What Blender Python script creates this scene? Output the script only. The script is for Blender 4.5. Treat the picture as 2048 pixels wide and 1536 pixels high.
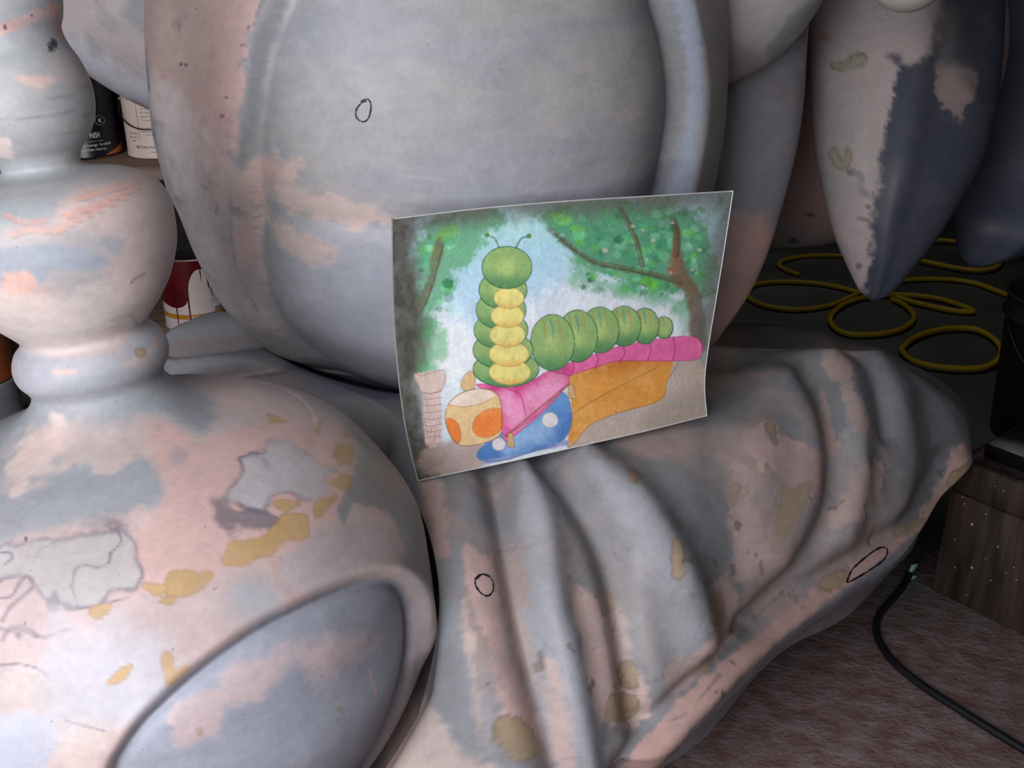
import bpy, math, random
import numpy as np
from mathutils import Vector, Matrix
from mathutils.bvhtree import BVHTree

random.seed(7)
sc = bpy.context.scene
for o in list(bpy.data.objects):
    bpy.data.objects.remove(o, do_unlink=True)
COL = sc.collection

# ------------------------------------------------------------------ camera
CAM_Z, PITCH, F = 1.35, math.radians(24.0), 2100.0
cam_d = bpy.data.cameras.new('camera')
cam_d.sensor_fit = 'HORIZONTAL'
cam_d.sensor_width = 36.0
cam_d.lens = 36.0 * F / 2048.0
cam_d.clip_start = 0.02
cam = bpy.data.objects.new('camera', cam_d)
cam.location = (0, 0, CAM_Z)
cam.rotation_euler = (math.pi / 2 - PITCH, 0, 0)
COL.objects.link(cam)
sc.camera = cam

# ------------------------------------------------------------------ world, daylight, exposure
w = bpy.data.worlds.new('daylight')
sc.world = w
w.use_nodes = True
bg = w.node_tree.nodes['Background']
bg.inputs[0].default_value = (0.95, 0.96, 1.0, 1)
bg.inputs[1].default_value = 0.22

def area_light(name, loc, target, sx, sy, power, col):
    l = bpy.data.lights.new(name, 'AREA')
    l.shape = 'RECTANGLE'; l.size = sx; l.size_y = sy
    l.energy = power; l.color = col
    o = bpy.data.objects.new(name, l)
    o.location = loc
    o.rotation_euler = (Vector(target) - Vector(loc)).to_track_quat('-Z', 'Y').to_euler()
    COL.objects.link(o)
    return o
# daylight falling in through the wide workshop door on the photographer's left
area_light('door_daylight', (-0.80, -0.42, 1.42), (-0.95, 1.20, 0.62), 1.3, 1.4, 50, (0.97, 0.955, 1.0))

# weak unseen fill lamp, added to lift the dark floor at the rear
area_light('rear_floor_fill', (0.9, 3.9, 3.15), (0.9, 3.4, 0.0), 1.2, 1.2, 6.5, (0.95, 1.0, 0.98))

sc.view_settings.view_transform = 'Standard'
sc.view_settings.look = 'None'
sc.view_settings.exposure = 0.0
sc.view_settings.gamma = 1.0
sc.view_settings.use_curve_mapping = False

# ------------------------------------------------------------------ helpers
CP, SP = math.cos(PITCH), math.sin(PITCH)
def P(u, v, d):
    x = (u - 1024.0) / F; y = -(v - 768.0) / F
    return np.array([d * x, d * (CP + y * SP), CAM_Z + d * (y * CP - SP)])
def Pz(u, v, z):
    y = -(v - 768.0) / F
    return P(u, v, (z - CAM_Z) / (y * CP - SP))
def proj(p):
    p = np.asarray(p, float)
    X, Y, Z = p[..., 0], p[..., 1], p[..., 2] - CAM_Z
    f = np.maximum(Y * CP - Z * SP, 0.05)
    up = Y * SP + Z * CP
    return 1024 + F * X / f, 768 - F * up / f
def lin(c):
    c = np.asarray(c, float) / 255.0
    return np.where(c <= 0.04045, c / 12.92, ((c + 0.055) / 1.055) ** 2.4)
def rgba(*c):
    return tuple(float(x) for x in lin(c)) + (1.0,)

def _hash(ix, iy, iz, seed):
    h = (ix * 374761393 + iy * 668265263 + iz * 2147483647 + seed * 1274126177) & 0xffffffff
    h = ((h ^ (h >> 13)) * 1274126177) & 0xffffffff
    h = h ^ (h >> 16)
    return (h & 0xffff) / 65535.0
def vnoise(x, y, z, seed=0):
    x, y, z = np.broadcast_arrays(np.asarray(x, float), np.asarray(y, float), np.asarray(z, float))
    ix, iy, iz = np.floor(x).astype(np.int64), np.floor(y).astype(np.int64), np.floor(z).astype(np.int64)
    fx, fy, fz = x - ix, y - iy, z - iz
    fx, fy, fz = [t * t * (3 - 2 * t) for t in (fx, fy, fz)]
    r = 0
    for a in (0, 1):
        wa = fx if a else 1 - fx
        for b in (0, 1):
            wb = fy if b else 1 - fy
            for c in (0, 1):
                wc = fz if c else 1 - fz
                r = r + wa * wb * wc * _hash(ix + a, iy + b, iz + c, seed)
    return r * 2 - 1
def fbm(x, y, z=0.0, oct=4, seed=0):
    r = 0; a = 0.55; f = 1.0
    for k in range(oct):
        r = r + a * vnoise(x * f + 17.3 * k, y * f + 5.1 * k, np.asarray(z) * f + 9.7 * k, seed + k)
        a *= 0.55; f *= 2.03
    return r
def sstep(a, b, x):
    t = np.clip((x - a) / (b - a), 0, 1)
    return t * t * (3 - 2 * t)
def seg_dist(U, V, pts, closed=False):
    pts = [tuple(map(float, p[:2])) for p in pts]
    prs = list(zip(pts[:-1], pts[1:]))
    if closed: prs.append((pts[-1], pts[0]))
    best = np.full(U.shape, 1e9)
    for (ax, ay), (bx, by) in prs:
        dx, dy = bx - ax, by - ay
        L = dx * dx + dy * dy + 1e-9
        t = np.clip(((U - ax) * dx + (V - ay) * dy) / L, 0, 1)
        best = np.minimum(best, (U - ax - t * dx) ** 2 + (V - ay - t * dy) ** 2)
    return np.sqrt(best)
def poly_sd(U, V, pts):
    """signed distance, positive inside"""
    ins = np.zeros(U.shape, bool)
    n = len(pts)
    for i in range(n):
        ax, ay = pts[i]; bx, by = pts[(i + 1) % n]
        if ay == by: continue
        c = ((ay > V) != (by > V)) & (U < (bx - ax) * (V - ay) / (by - ay) + ax)
        ins ^= c
    d = seg_dist(U, V, pts, True)
    return np.where(ins, d, -d)
def crom(pts, n, closed=False):
    """Catmull-Rom through pts (k,dim) -> n samples, uniform in index"""
    pts = np.asarray(pts, float); k = len(pts)
    t = np.linspace(0, k if closed else k - 1, n, endpoint=not closed)
    i = np.floor(t).astype(int)
    if not closed: i = np.minimum(i, k - 2)
    f = (t - i)[:, None]
    g = (lambda j: pts[j % k]) if closed else (lambda j: pts[np.clip(j, 0, k - 1)])
    p0, p1, p2, p3 = g(i - 1), g(i), g(i + 1), g(i + 2)
    if not closed:
        p0 = np.where((i == 0)[:, None], 2 * p1 - p2, p0)
        p3 = np.where((i + 2 > k - 1)[:, None], 2 * p2 - p1, p3)
    return 0.5 * ((2 * p1) + (-p0 + p2) * f + (2 * p0 - 5 * p1 + 4 * p2 - p3) * f ** 2 + (-p0 + 3 * p1 - 3 * p2 + p3) * f ** 3)
def smooth_poly(pts, k=6, closed=True):
    return [tuple(p) for p in crom(np.array(pts, float), len(pts) * k, closed)]

def grid_normals(G, wrap_u=False, wrap_v=False):
    du = np.gradient(G, axis=0); dv = np.gradient(G, axis=1)
    if wrap_u:
        du[0] = (G[1] - G[-1]) / 2; du[-1] = (G[0] - G[-2]) / 2
    if wrap_v:
        dv[:, 0] = (G[:, 1] - G[:, -1]) / 2; dv[:, -1] = (G[:, 0] - G[:, -2]) / 2
    n = np.cross(du, dv)
    return n / np.maximum(np.linalg.norm(n, axis=-1, keepdims=True), 1e-9)
def grid_faces(nu, nv, wrap_u=False, wrap_v=False, flip=False, off=0):
    iu = np.arange(nu if wrap_u else nu - 1); iv = np.arange(nv if wrap_v else nv - 1)
    a, b = np.meshgrid(iu, iv, indexing='ij')
    a = a.ravel(); b = b.ravel(); a2 = (a + 1) % nu; b2 = (b + 1) % nv
    q = np.stack([a * nv + b, a2 * nv + b, a2 * nv + b2, a * nv + b2], 1) + off
    return q[:, ::-1] if flip else q
def mesh_np(name, verts, quads, colors=None, smooth=True, tris=None):
    verts = np.asarray(verts, np.float32).reshape(-1, 3)
    quads = np.asarray(quads, np.int32).reshape(-1, 4)
    tris = np.zeros((0, 3), np.int32) if tris is None else np.asarray(tris, np.int32).reshape(-1, 3)
    me = bpy.data.meshes.new(name)
    me.vertices.add(len(verts)); me.vertices.foreach_set('co', verts.ravel())
    nl = quads.size + tris.size
    me.loops.add(nl); me.loops.foreach_set('vertex_index', np.concatenate([quads.ravel(), tris.ravel()]).astype(np.int32))
    npoly = len(quads) + len(tris)
    st = np.concatenate([np.arange(len(quads)) * 4, quads.size + np.arange(len(tris)) * 3]).astype(np.int32)
    me.polygons.add(npoly)
    me.polygons.foreach_set('loop_start', st)
    me.update(calc_edges=True)
    me.validate()
    if smooth: me.polygons.foreach_set('use_smooth', np.ones(len(me.polygons), bool))
    if colors is not None:
        at = me.color_attributes.new('paint', 'FLOAT_COLOR', 'POINT')
        c = np.ones((len(verts), 4), np.float32); c[:, :3] = np.asarray(colors).reshape(-1, 3)
        at.data.foreach_set('color', c.ravel())
    return me
def link(name, me, mat=None, parent=None):
    o = bpy.data.objects.new(name, me)
    COL.objects.link(o)
    if mat is not None: me.materials.append(mat)
    if parent is not None: o.parent = parent
    return o
def tag(o, label, cat, group=None):
    o['label'] = label; o['category'] = cat
    if group: o['group'] = group
    return o
def empty(name, loc=(0, 0, 0)):
    e = bpy.data.objects.new(name, None); e.location = loc
    e.empty_display_size = 0.05
    COL.objects.link(e); return e
def keep(o, parent):
    """parent with the child's coordinates left in world space"""
    o.parent = parent
    o.matrix_parent_inverse = Matrix.Translation(-Vector(parent.location))
    return o
class MB:
    def __init__(s): s.v = []; s.q = []; s.t = []
    def n(s): return len(s.v)
    def box(s, lo, hi, M=None, bev=0.0):
        lo, hi = np.array(lo, float), np.array(hi, float)
        b = min(bev, (hi - lo).min() * 0.45)
        pts = []
        o = s.n()
        if b <= 0:
            for z in (lo[2], hi[2]):
                for x, y in ((lo[0], lo[1]), (hi[0], lo[1]), (hi[0], hi[1]), (lo[0], hi[1])): pts.append((x, y, z))
            fs = [(3, 2, 1, 0), (4, 5, 6, 7), (0, 1, 5, 4), (1, 2, 6, 5), (2, 3, 7, 6), (3, 0, 4, 7)]
            s.q += [tuple(o + i for i in f) for f in fs]
        else:
            rings = [(lo[2], b), (lo[2] + b, 0), (hi[2] - b, 0), (hi[2], b)]
            for z, e in rings:
                x0, x1, y0, y1 = lo[0] + e, hi[0] - e, lo[1] + e, hi[1] - e
                c = b * (0.0 if e else 1.0)
                k = b if e == 0 else b * 0.5
                pts += [(x0 + k, y0, z), (x1 - k, y0, z), (x1, y0 + k, z), (x1, y1 - k, z), (x1 - k, y1, z), (x0 + k, y1, z), (x0, y1 - k, z), (x0, y0 + k, z)]
            for r in range(3):
                for i in range(8):
                    j = (i + 1) % 8
                    s.q.append((o + r * 8 + i, o + r * 8 + j, o + r * 8 + 8 + j, o + r * 8 + 8 + i))
            for base, fl in ((0, True), (24, False)):
                ids = [o + base + i for i in range(8)]
                a = [(ids[0], ids[1], ids[2], ids[7]), (ids[7], ids[2], ids[3], ids[6]), (ids[6], ids[3], ids[4], ids[5])]
                s.q += [f[::-1] if fl else f for f in a]
        for p in pts:
            s.v.append(tuple(M @ Vector(p)) if M is not None else tuple(p))
    def lathe(s, prof, seg=48, M=None):
        o = s.n(); k = len(prof)
        for (r, z) in prof:
            for i in range(seg):
                a = 2 * math.pi * i / seg
                p = Vector((max(r, 1e-5) * math.cos(a), max(r, 1e-5) * math.sin(a), z))
                s.v.append(tuple(M @ p) if M is not None else tuple(p))
        for j in range(k - 1):
            for i in range(seg):
                i2 = (i + 1) % seg
                s.q.append((o + j * seg + i, o + j * seg + i2, o + (j + 1) * seg + i2, o + (j + 1) * seg + i))
    def tube(s, pts, r, seg=10, cap=True):
        pts = np.asarray(pts, float); n = len(pts); o = s.n()
        tg = np.gradient(pts, axis=0); tg /= np.maximum(np.linalg.norm(tg, axis=1, keepdims=True), 1e-9)
        up = np.array([0, 0, 1.0])
        for i in range(n):
            a = np.cross(tg[i], up)
            if np.linalg.norm(a) < 1e-3: a = np.cross(tg[i], [1.0, 0, 0])
            a /= np.linalg.norm(a); b = np.cross(a, tg[i])
            rr = r[i] if hasattr(r, '__len__') else r
            for k in range(seg):
                t = 2 * math.pi * k / seg
                s.v.append(tuple(pts[i] + rr * (math.cos(t) * a + math.sin(t) * b)))
        for i in range(n - 1):
            for k in range(seg):
                k2 = (k + 1) % seg
                s.q.append((o + i * seg + k, o + i * seg + k2, o + (i + 1) * seg + k2, o + (i + 1) * seg + k))
        if cap:
            for e, fl in ((0, False), (n - 1, True)):
                c = len(s.v); s.v.append(tuple(pts[e]))
                for k in range(seg):
                    a, b = o + e * seg + k, o + e * seg + (k + 1) % seg
                    s.t.append((c, a, b) if fl else (c, b, a))
    def build(s, name, mat, parent=None, smooth=True, colors=None):
        me = mesh_np(name, s.v, np.array(s.q, np.int32) if s.q else np.zeros((0, 4), np.int32), colors, smooth, np.array(s.t, np.int32) if s.t else None)
        return link(name, me, mat, parent)

def soften(D, n=2, wrap=(False, False)):
    for _ in range(n):
        for ax in (0, 1):
            a = np.roll(D, 1, ax); b = np.roll(D, -1, ax)
            if not wrap[ax]:
                if ax == 0: a[0] = D[0]; b[-1] = D[-1]
                else: a[:, 0] = D[:, 0]; b[:, -1] = D[:, -1]
            D = 0.5 * D + 0.25 * (a + b)
    return D
# ------------------------------------------------------------------ materials
def new_mat(name):
    m = bpy.data.materials.new(name); m.use_nodes = True
    nt = m.node_tree
    return m, nt, nt.nodes['Principled BSDF']
def nd(nt, typ, **kw):
    n = nt.nodes.new(typ)
    for k, v in kw.items():
        if k.startswith('i_'):
            key = k[2:]
            n.inputs[int(key) if key.isdigit() else key.replace('_', ' ')].default_value = v
        else: setattr(n, k, v)
    return n
def bump(nt, bsdf, src, strength, dist):
    b = nd(nt, 'ShaderNodeBump'); b.inputs['Strength'].default_value = strength; b.inputs['Distance'].default_value = dist
    nt.links.new(src, b.inputs['Height']); nt.links.new(b.outputs[0], bsdf.inputs['Normal'])
def painted_mat(name, rough=0.5, grain=0.10, bumps=0.25, scale=90.0, spec=0.35, mottle=0.30):
    """hand-laid paint colours kept on the surface, plus fine grain and sanding relief"""
    m, nt, b = new_mat(name)
    at = nd(nt, 'ShaderNodeVertexColor', layer_name='paint')
    tc = nd(nt, 'ShaderNodeTexCoord')
    n1 = nd(nt, 'ShaderNodeTexNoise'); n1.inputs['Scale'].default_value = scale; n1.inputs['Detail'].default_value = 6
    n2 = nd(nt, 'ShaderNodeTexNoise'); n2.inputs['Scale'].default_value = 14; n2.inputs['Detail'].default_value = 4
    nt.links.new(tc.outputs['Object'], n1.inputs['Vector']); nt.links.new(tc.outputs['Object'], n2.inputs['Vector'])
    mr = nd(nt, 'ShaderNodeMapRange'); mr.inputs['From Min'].default_value = 0.3; mr.inputs['From Max'].default_value = 0.7
    mr.inputs['To Min'].default_value = 1 - grain; mr.inputs['To Max'].default_value = 1 + grain
    nt.links.new(n1.outputs['Fac'], mr.inputs['Value'])
    mx = nd(nt, 'ShaderNodeVectorMath', operation='SCALE')
    nt.links.new(at.outputs['Color'], mx.inputs[0]); nt.links.new(mr.outputs[0], mx.inputs['Scale'])
    # faint rubbed-through mottling and fine dirt
    n3 = nd(nt, 'ShaderNodeTexNoise'); n3.inputs['Scale'].default_value = 11; n3.inputs['Detail'].default_value = 10; n3.inputs['Roughness'].default_value = 0.72
    n4 = nd(nt, 'ShaderNodeTexNoise'); n4.inputs['Scale'].default_value = 170; n4.inputs['Detail'].default_value = 2
    nt.links.new(tc.outputs['Object'], n3.inputs['Vector']); nt.links.new(tc.outputs['Object'], n4.inputs['Vector'])
    f3 = nd(nt, 'ShaderNodeMapRange'); f3.inputs['From Min'].default_value = 0.50; f3.inputs['From Max'].default_value = 0.68; f3.inputs['To Max'].default_value = mottle
    nt.links.new(n3.outputs['Fac'], f3.inputs['Value'])
    f4 = nd(nt, 'ShaderNodeMapRange'); f4.inputs['From Min'].default_value = 0.73; f4.inputs['From Max'].default_value = 0.78; f4.inputs['To Max'].default_value = mottle * 1.6
    nt.links.new(n4.outputs['Fac'], f4.inputs['Value'])
    m3 = nd(nt, 'ShaderNodeMix', data_type='RGBA', blend_type='MULTIPLY'); m3.inputs['B'].default_value = (1.42, 1.30, 1.28, 1)
    m4 = nd(nt, 'ShaderNodeMix', data_type='RGBA'); m4.inputs['B'].default_value = rgba(84, 76, 78)
    nt.links.new(f3.outputs[0], m3.inputs['Factor']); nt.links.new(mx.outputs[0], m3.inputs['A'])
    nt.links.new(f4.outputs[0], m4.inputs['Factor']); nt.links.new(m3.outputs['Result'], m4.inputs['A'])
    nt.links.new(m4.outputs['Result'], b.inputs['Base Color'])
    rr = nd(nt, 'ShaderNodeMapRange'); rr.inputs['To Min'].default_value = rough - 0.1; rr.inputs['To Max'].default_value = rough + 0.12
    nt.links.new(n2.outputs['Fac'], rr.inputs['Value']); nt.links.new(rr.outputs[0], b.inputs['Roughness'])
    b.inputs['Specular IOR Level'].default_value = spec
    if bumps > 0: bump(nt, b, n1.outputs['Fac'], bumps, 0.002)
    return m
def flat_mat(name, c1, c2=None, scale=20.0, rough=0.5, metal=0.0, bumps=0.0, stretch=None, spec=0.4, detail=5, bdist=0.003):
    m, nt, b = new_mat(name)
    b.inputs['Roughness'].default_value = rough; b.inputs['Metallic'].default_value = metal
    b.inputs['Specular IOR Level'].default_value = spec
    if c2 is None: c2 = tuple(min(255, x * 1.15 + 3) for x in c1)
    tc = nd(nt, 'ShaderNodeTexCoord'); n1 = nd(nt, 'ShaderNodeTexNoise')
    n1.inputs['Scale'].default_value = scale; n1.inputs['Detail'].default_value = detail
    if stretch:
        mp = nd(nt, 'ShaderNodeMapping'); mp.inputs['Scale'].default_value = stretch
        nt.links.new(tc.outputs['Object'], mp.inputs['Vector']); nt.links.new(mp.outputs[0], n1.inputs['Vector'])
    else: nt.links.new(tc.outputs['Object'], n1.inputs['Vector'])
    cr = nd(nt, 'ShaderNodeValToRGB'); cr.color_ramp.elements[0].position = 0.35; cr.color_ramp.elements[1].position = 0.68
    cr.color_ramp.elements[0].color = rgba(*c1); cr.color_ramp.elements[1].color = rgba(*c2)
    nt.links.new(n1.outputs['Fac'], cr.inputs['Fac']); nt.links.new(cr.outputs[0], b.inputs['Base Color'])
    if bumps > 0: bump(nt, b, n1.outputs['Fac'], bumps, bdist)
    return m

M_PRIMER = painted_mat('sanded_primer', 0.48, 0.05, 0.10, 130)
M_PAPER = painted_mat('watercolour_paper', 0.75, 0.05, 0.25, 260, 0.15, 0.0)
M_SHEET = flat_mat('bare_paper', (226, 224, 222), (236, 235, 232), 60, 0.8, spec=0.1)
M_INK = flat_mat('marker_ink', (22, 20, 26), (34, 32, 40), 200, 0.5)

# ------------------------------------------------------------------ paint layering
GREY = (150, 153, 160); BLUE = (146, 152, 166); WARM = (155, 154, 152); DGREY = (116, 119, 126)
PINK = (194, 166, 160); ROSE = (190, 150, 143); PALE = (205, 194, 194); BEIGE = (186, 174, 164)
TAN = (170, 136, 84); LIGHT = (182, 184, 194); NAVY = (66, 70, 84); SMOKE = (96, 92, 102)
class Paint:
    """layers of paint laid over a surface; positions are given in the frame of the photograph"""
    def __init__(s, G, base=GREY, seed=0, wob=(0.9, 26.0)):
        s.G = G.reshape(-1, 3)
        s.U, s.V = proj(s.G)
        x, y, z = s.G[:, 0], s.G[:, 1], s.G[:, 2]
        s.x, s.y, s.z = x, y, z
        s.seed = seed; s.sat = 0.93
        s.big = fbm(x * 5, y * 5, z * 5, 3, seed + 1)
        s.mid = fbm(x * 20, y * 20, z * 20, 5, seed + 11)
        s.fine = fbm(x * 75, y * 75, z * 75, 3, seed + 21)
        s.strk = fbm((x + y) * 30, (x - y) * 30, z * 130, 3, seed + 31)
        s.C = np.tile(lin(base), (len(s.G), 1))
    def mix(s, col, a, idx=None):
        a = np.clip(a, 0, 1)[:, None]
        if idx is None: s.C = s.C * (1 - a) + lin(col)[None] * a
        else: s.C[idx] = s.C[idx] * (1 - a) + lin(col)[None] * a
        return s
    def near(s, pts, m):
        q = np.array([t[:2] for t in pts], float); lo, hi = q.min(0) - m, q.max(0) + m
        return np.nonzero((s.U > lo[0]) & (s.U < hi[0]) & (s.V > lo[1]) & (s.V < hi[1]))[0]
    def poly(s, col, pts, soft=6.0, wob=14.0, fine=5.0, op=1.0, k=4):
        pp = smooth_poly(pts, k) if k else pts
        i = s.near(pp, soft * 2 + wob * 1.5 + fine * 2)
        if not len(i): return s
        sd = poly_sd(s.U[i], s.V[i], pp) + s.mid[i] * wob * 1.35 + s.fine[i] * fine * 2.0 + s.strk[i] * fine * 1.6
        sf = soft * (0.55 + 3.0 * np.clip(s.big[i] * 1.3 + 0.25, 0, 1))
        return s.mix(col, sstep(-1, 1, sd / sf) * op * np.clip(0.99 + 0.10 * s.mid[i], 0, 1), i)
    def island(s, col, edge, pts, ew=7.0, wob=10.0, fine=5.0, op=1.0, eop=0.9, bias=None):
        pp = smooth_poly(pts, 4)
        i = s.near(pp, ew * 3 + wob * 1.5 + fine * 2)
        if not len(i): return s
        sd = poly_sd(s.U[i], s.V[i], pp) + s.mid[i] * wob * 1.3 + s.fine[i] * fine * 1.8
        s.mix(col, sstep(-4, 4, sd) * op * (0.92 + 0.25 * s.mid[i]), i)
        e = np.exp(-(sd / ew) ** 2) * eop * np.clip(0.30 + 1.1 * (s.mid[i] + 0.25), 0.12, 1)
        if bias is not None: e = e * bias(s.U[i], s.V[i])
        return s.mix(edge, e, i)
    def line(s, col, pts, w=2.0, op=1.0, wob=0.0, k=6):
        pp = [tuple(p) for p in crom(np.array(pts, float), len(pts) * k)] if (k and len(pts) > 2) else pts
        i = s.near(pp, w + 3 + wob * 1.5)
        if not len(i): return s
        d = seg_dist(s.U[i], s.V[i], pp) + s.mid[i] * wob
        return s.mix(col, sstep(w + 1.8, w - 1.8, d) * op * np.clip(0.75 + 0.9 * s.mid[i], 0.2, 1), i)
    def noise(s, col, f, thr, soft=0.1, op=1.0, stretch=(1, 1, 1), seed=0, oct=4, where=None):
        n = fbm(s.x * f * stretch[0], s.y * f * stretch[1], s.z * f * stretch[2], oct, s.seed + 50 + seed)
        a = sstep(thr - soft, thr + soft, n) * op
        if where is not None: a = a * where
        return s.mix(col, a)
    def veins(s, col, f, width, op, where, seed=0):
        """tide lines left where wet primer dried over dust"""
        n = fbm(s.x * f, s.y * f, s.z * f, 5, s.seed + 90 + seed)
        brk = np.clip(0.25 + 1.6 * fbm(s.x * f * 2.3, s.y * f * 2.3, s.z * f * 2.3, 2, s.seed + 97 + seed), 0, 1)
        return s.mix(col, np.exp(-(n / width) ** 2) * op * brk * where)
    def specks(s, col, pts, r=4.0, op=0.8):
        for p in pts:
            rr = p[2] if len(p) > 2 else r
            i = s.near([p], rr * 3)
            d = np.hypot(s.U[i] - p[0], (s.V[i] - p[1])) + s.fine[i] * rr * 0.8
            s.mix(col, sstep(rr + 1, rr - 1, d) * op, i)
        return s
    def window(s, pts, soft=20):
        return sstep(-soft, soft, poly_sd(s.U, s.V, pts) + s.mid * soft)
    def rgb(s):
        g = s.C.mean(1, keepdims=True)
        return np.clip((g + (s.C - g) * s.sat) * (1 + 0.09 * s.mid + 0.07 * s.strk + 0.05 * s.fine)[:, None], 0.004, 0.92)

def marker_ring(parent, bvh, pts, wpx, name='marker_ring'):
    """a pen line drawn on the sculpted surface: a thin ribbon lying on it"""
    ring = crom(np.array(pts, float), len(pts) * 7)
    org = Vector((0, 0, CAM_Z)); c = []
    for u, v in ring:
        d = Vector(P(u, v, 1.0)) - org
        h = bvh.ray_cast(org, d.normalized())
        if h[0] is None: continue
        n = h[1] if h[1].dot(d) < 0 else -h[1]
        c.append((h[0] + n * 0.0012, n, (h[0] - org).length))
    mb = MB()
    m = len(c)
    for i in range(m):
        t = (c[min(i + 1, m - 1)][0] - c[max(i - 1, 0)][0]).normalized()
        side = c[i][1].cross(t).normalized()
        ww = wpx * (0.75 + 0.35 * math.sin(i * 0.9) * math.cos(i * 0.37)) * c[i][2] / F / 2
        mb.v += [tuple(c[i][0] - side * ww), tuple(c[i][0] + c[i][1] * 0.0005), tuple(c[i][0] + side * ww)]
    for i in range(m - 1):
        a = 3 * i
        mb.q += [(a, a + 3, a + 4, a + 1), (a + 1, a + 4, a + 5, a + 2)]
    o = mb.build(name, M_INK)
    keep(o, parent)
    return o

def bvh_grid(G, box, wrap):
    """search tree over the patch of a grid that shows inside a box of the frame"""
    U, V = proj(G)
    q = grid_faces(G.shape[0], G.shape[1], *wrap)
    uu, vv = U.ravel()[q[:, 0]], V.ravel()[q[:, 0]]
    q = q[(uu > box[0]) & (uu < box[2]) & (vv > box[1]) & (vv < box[3])]
    ids, inv = np.unique(q.ravel(), return_inverse=True)
    return BVHTree.FromPolygons(G.reshape(-1, 3)[ids].tolist(), inv.reshape(-1, 4).tolist())
def bvh_of(me):
    n = len(me.vertices); co = np.empty(n * 3, np.float32); me.vertices.foreach_get('co', co)
    return BVHTree.FromPolygons([tuple(x) for x in co.reshape(-1, 3).tolist()], [tuple(p.vertices) for p in me.polygons])

ZO = 0.15          # height of the sculpture's own zero above the workshop floor
# ------------------------------------------------------------------ the room
def struct(o): o['kind'] = 'structure'; return o
def dusty_floor_mat():
    m, nt, b = new_mat('dusty_concrete')
    tc = nd(nt, 'ShaderNodeTexCoord')
    n1 = nd(nt, 'ShaderNodeTexNoise'); n1.inputs['Scale'].default_value = 3.0; n1.inputs['Detail'].default_value = 7
    n2 = nd(nt, 'ShaderNodeTexNoise'); n2.inputs['Scale'].default_value = 21; n2.inputs['Detail'].default_value = 9; n2.inputs['Roughness'].default_value = 0.55
    n3 = nd(nt, 'ShaderNodeTexNoise'); n3.inputs['Scale'].default_value = 75; n3.inputs['Detail'].default_value = 6; n3.inputs['Distortion'].default_value = 0.6
    mp = nd(nt, 'ShaderNodeMapping'); mp.inputs['Scale'].default_value = (1.0, 1.35, 1.0); mp.inputs['Rotation'].default_value = (0, 0, 0.5)
    nt.links.new(tc.outputs['Object'], mp.inputs['Vector'])
    for n in (n1, n2, n3): nt.links.new(mp.outputs[0], n.inputs['Vector'])
    # dust of the sanded primer lies around the sculpture, bare grey concrete further off
    sx = nd(nt, 'ShaderNodeSeparateXYZ'); nt.links.new(tc.outputs['Object'], sx.inputs[0])
    mr = nd(nt, 'ShaderNodeMapRange', interpolation_type='SMOOTHSTEP')
    mr.inputs['From Min'].default_value = 1.75; mr.inputs['From Max'].default_value = 2.6
    ad = nd(nt, 'ShaderNodeMath', operation='MULTIPLY_ADD'); ad.inputs[1].default_value = 0.5
    nt.links.new(n1.outputs['Fac'], ad.inputs[0]); nt.links.new(sx.outputs['Y'], ad.inputs[2])
    nt.links.new(ad.outputs[0], mr.inputs['Value'])
    dust = nd(nt, 'ShaderNodeValToRGB')
    e = dust.color_ramp.elements; e[0].position = 0.36; e[0].color = rgba(134, 104, 98); e[1].position = 0.66; e[1].color = rgba(160, 142, 143)
    nt.links.new(n2.outputs['Fac'], dust.inputs['Fac'])
    conc = nd(nt, 'ShaderNodeValToRGB')
    e = conc.color_ramp.elements; e[0].position = 0.35; e[0].color = rgba(104, 104, 100); e[1].position = 0.7; e[1].color = rgba(132, 132, 128)
    nt.links.new(n1.outputs['Fac'], conc.inputs['Fac'])
    mx = nd(nt, 'ShaderNodeMix', data_type='RGBA')
    nt.links.new(mr.outputs[0], mx.inputs['Factor']); nt.links.new(dust.outputs[0], mx.inputs['A']); nt.links.new(conc.outputs[0], mx.inputs['B'])
    nt.links.new(mx.outputs['Result'], b.inputs['Base Color'])
    b.inputs['Roughness'].default_value = 0.85; b.inputs['Specular IOR Level'].default_value = 0.2
    sm = nd(nt, 'ShaderNodeMath', operation='MULTIPLY_ADD'); sm.inputs[1].default_value = 0.55; nt.links.new(n3.outputs['Fac'], sm.inputs[0]); nt.links.new(n2.outputs['Fac'], sm.inputs[2])
    bump(nt, b, sm.outputs[0], 0.55, 0.010)
    return m
mb = MB(); mb.box((-2.6, -3.0, -0.1), (3.0, 5.6, 0.0)); struct(mb.build('floor', dusty_floor_mat(), smooth=False))
M_WALL = flat_mat('dark_block_wall', (30, 31, 32), (42, 43, 44), 6, 0.9, bumps=0.2)
mb = MB(); mb.box((-2.6, 5.5, 0), (3.0, 5.7, 3.2)); struct(mb.build('wall_back', M_WALL, smooth=False))
mb = MB(); mb.box((2.9, -3.0, 0), (3.1, 5.5, 3.2)); struct(mb.build('wall_right', M_WALL, smooth=False))
mb = MB(); mb.box((-2.3, 1.25, 0), (-2.1, 5.5, 3.2)); struct(mb.build('wall_left', M_WALL, smooth=False))
mb = MB(); mb.box((-2.6, 0.9, 3.2), (3.1, 5.7, 3.35)); struct(mb.build('ceiling', M_WALL, smooth=False))

# ------------------------------------------------------------------ figure sculpture
fig = empty('figure_sculpture', (-0.12, 1.84, ZO + 0.45))
tag(fig, 'huge sanded grey and pink primed figure sculpture with a round ringed belly', 'sculpture')

def facing(G, N):
    v = np.array([0, 0, CAM_Z]) - G
    v /= np.linalg.norm(v, axis=-1, keepdims=True)
    return (v * N).sum(-1)

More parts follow.
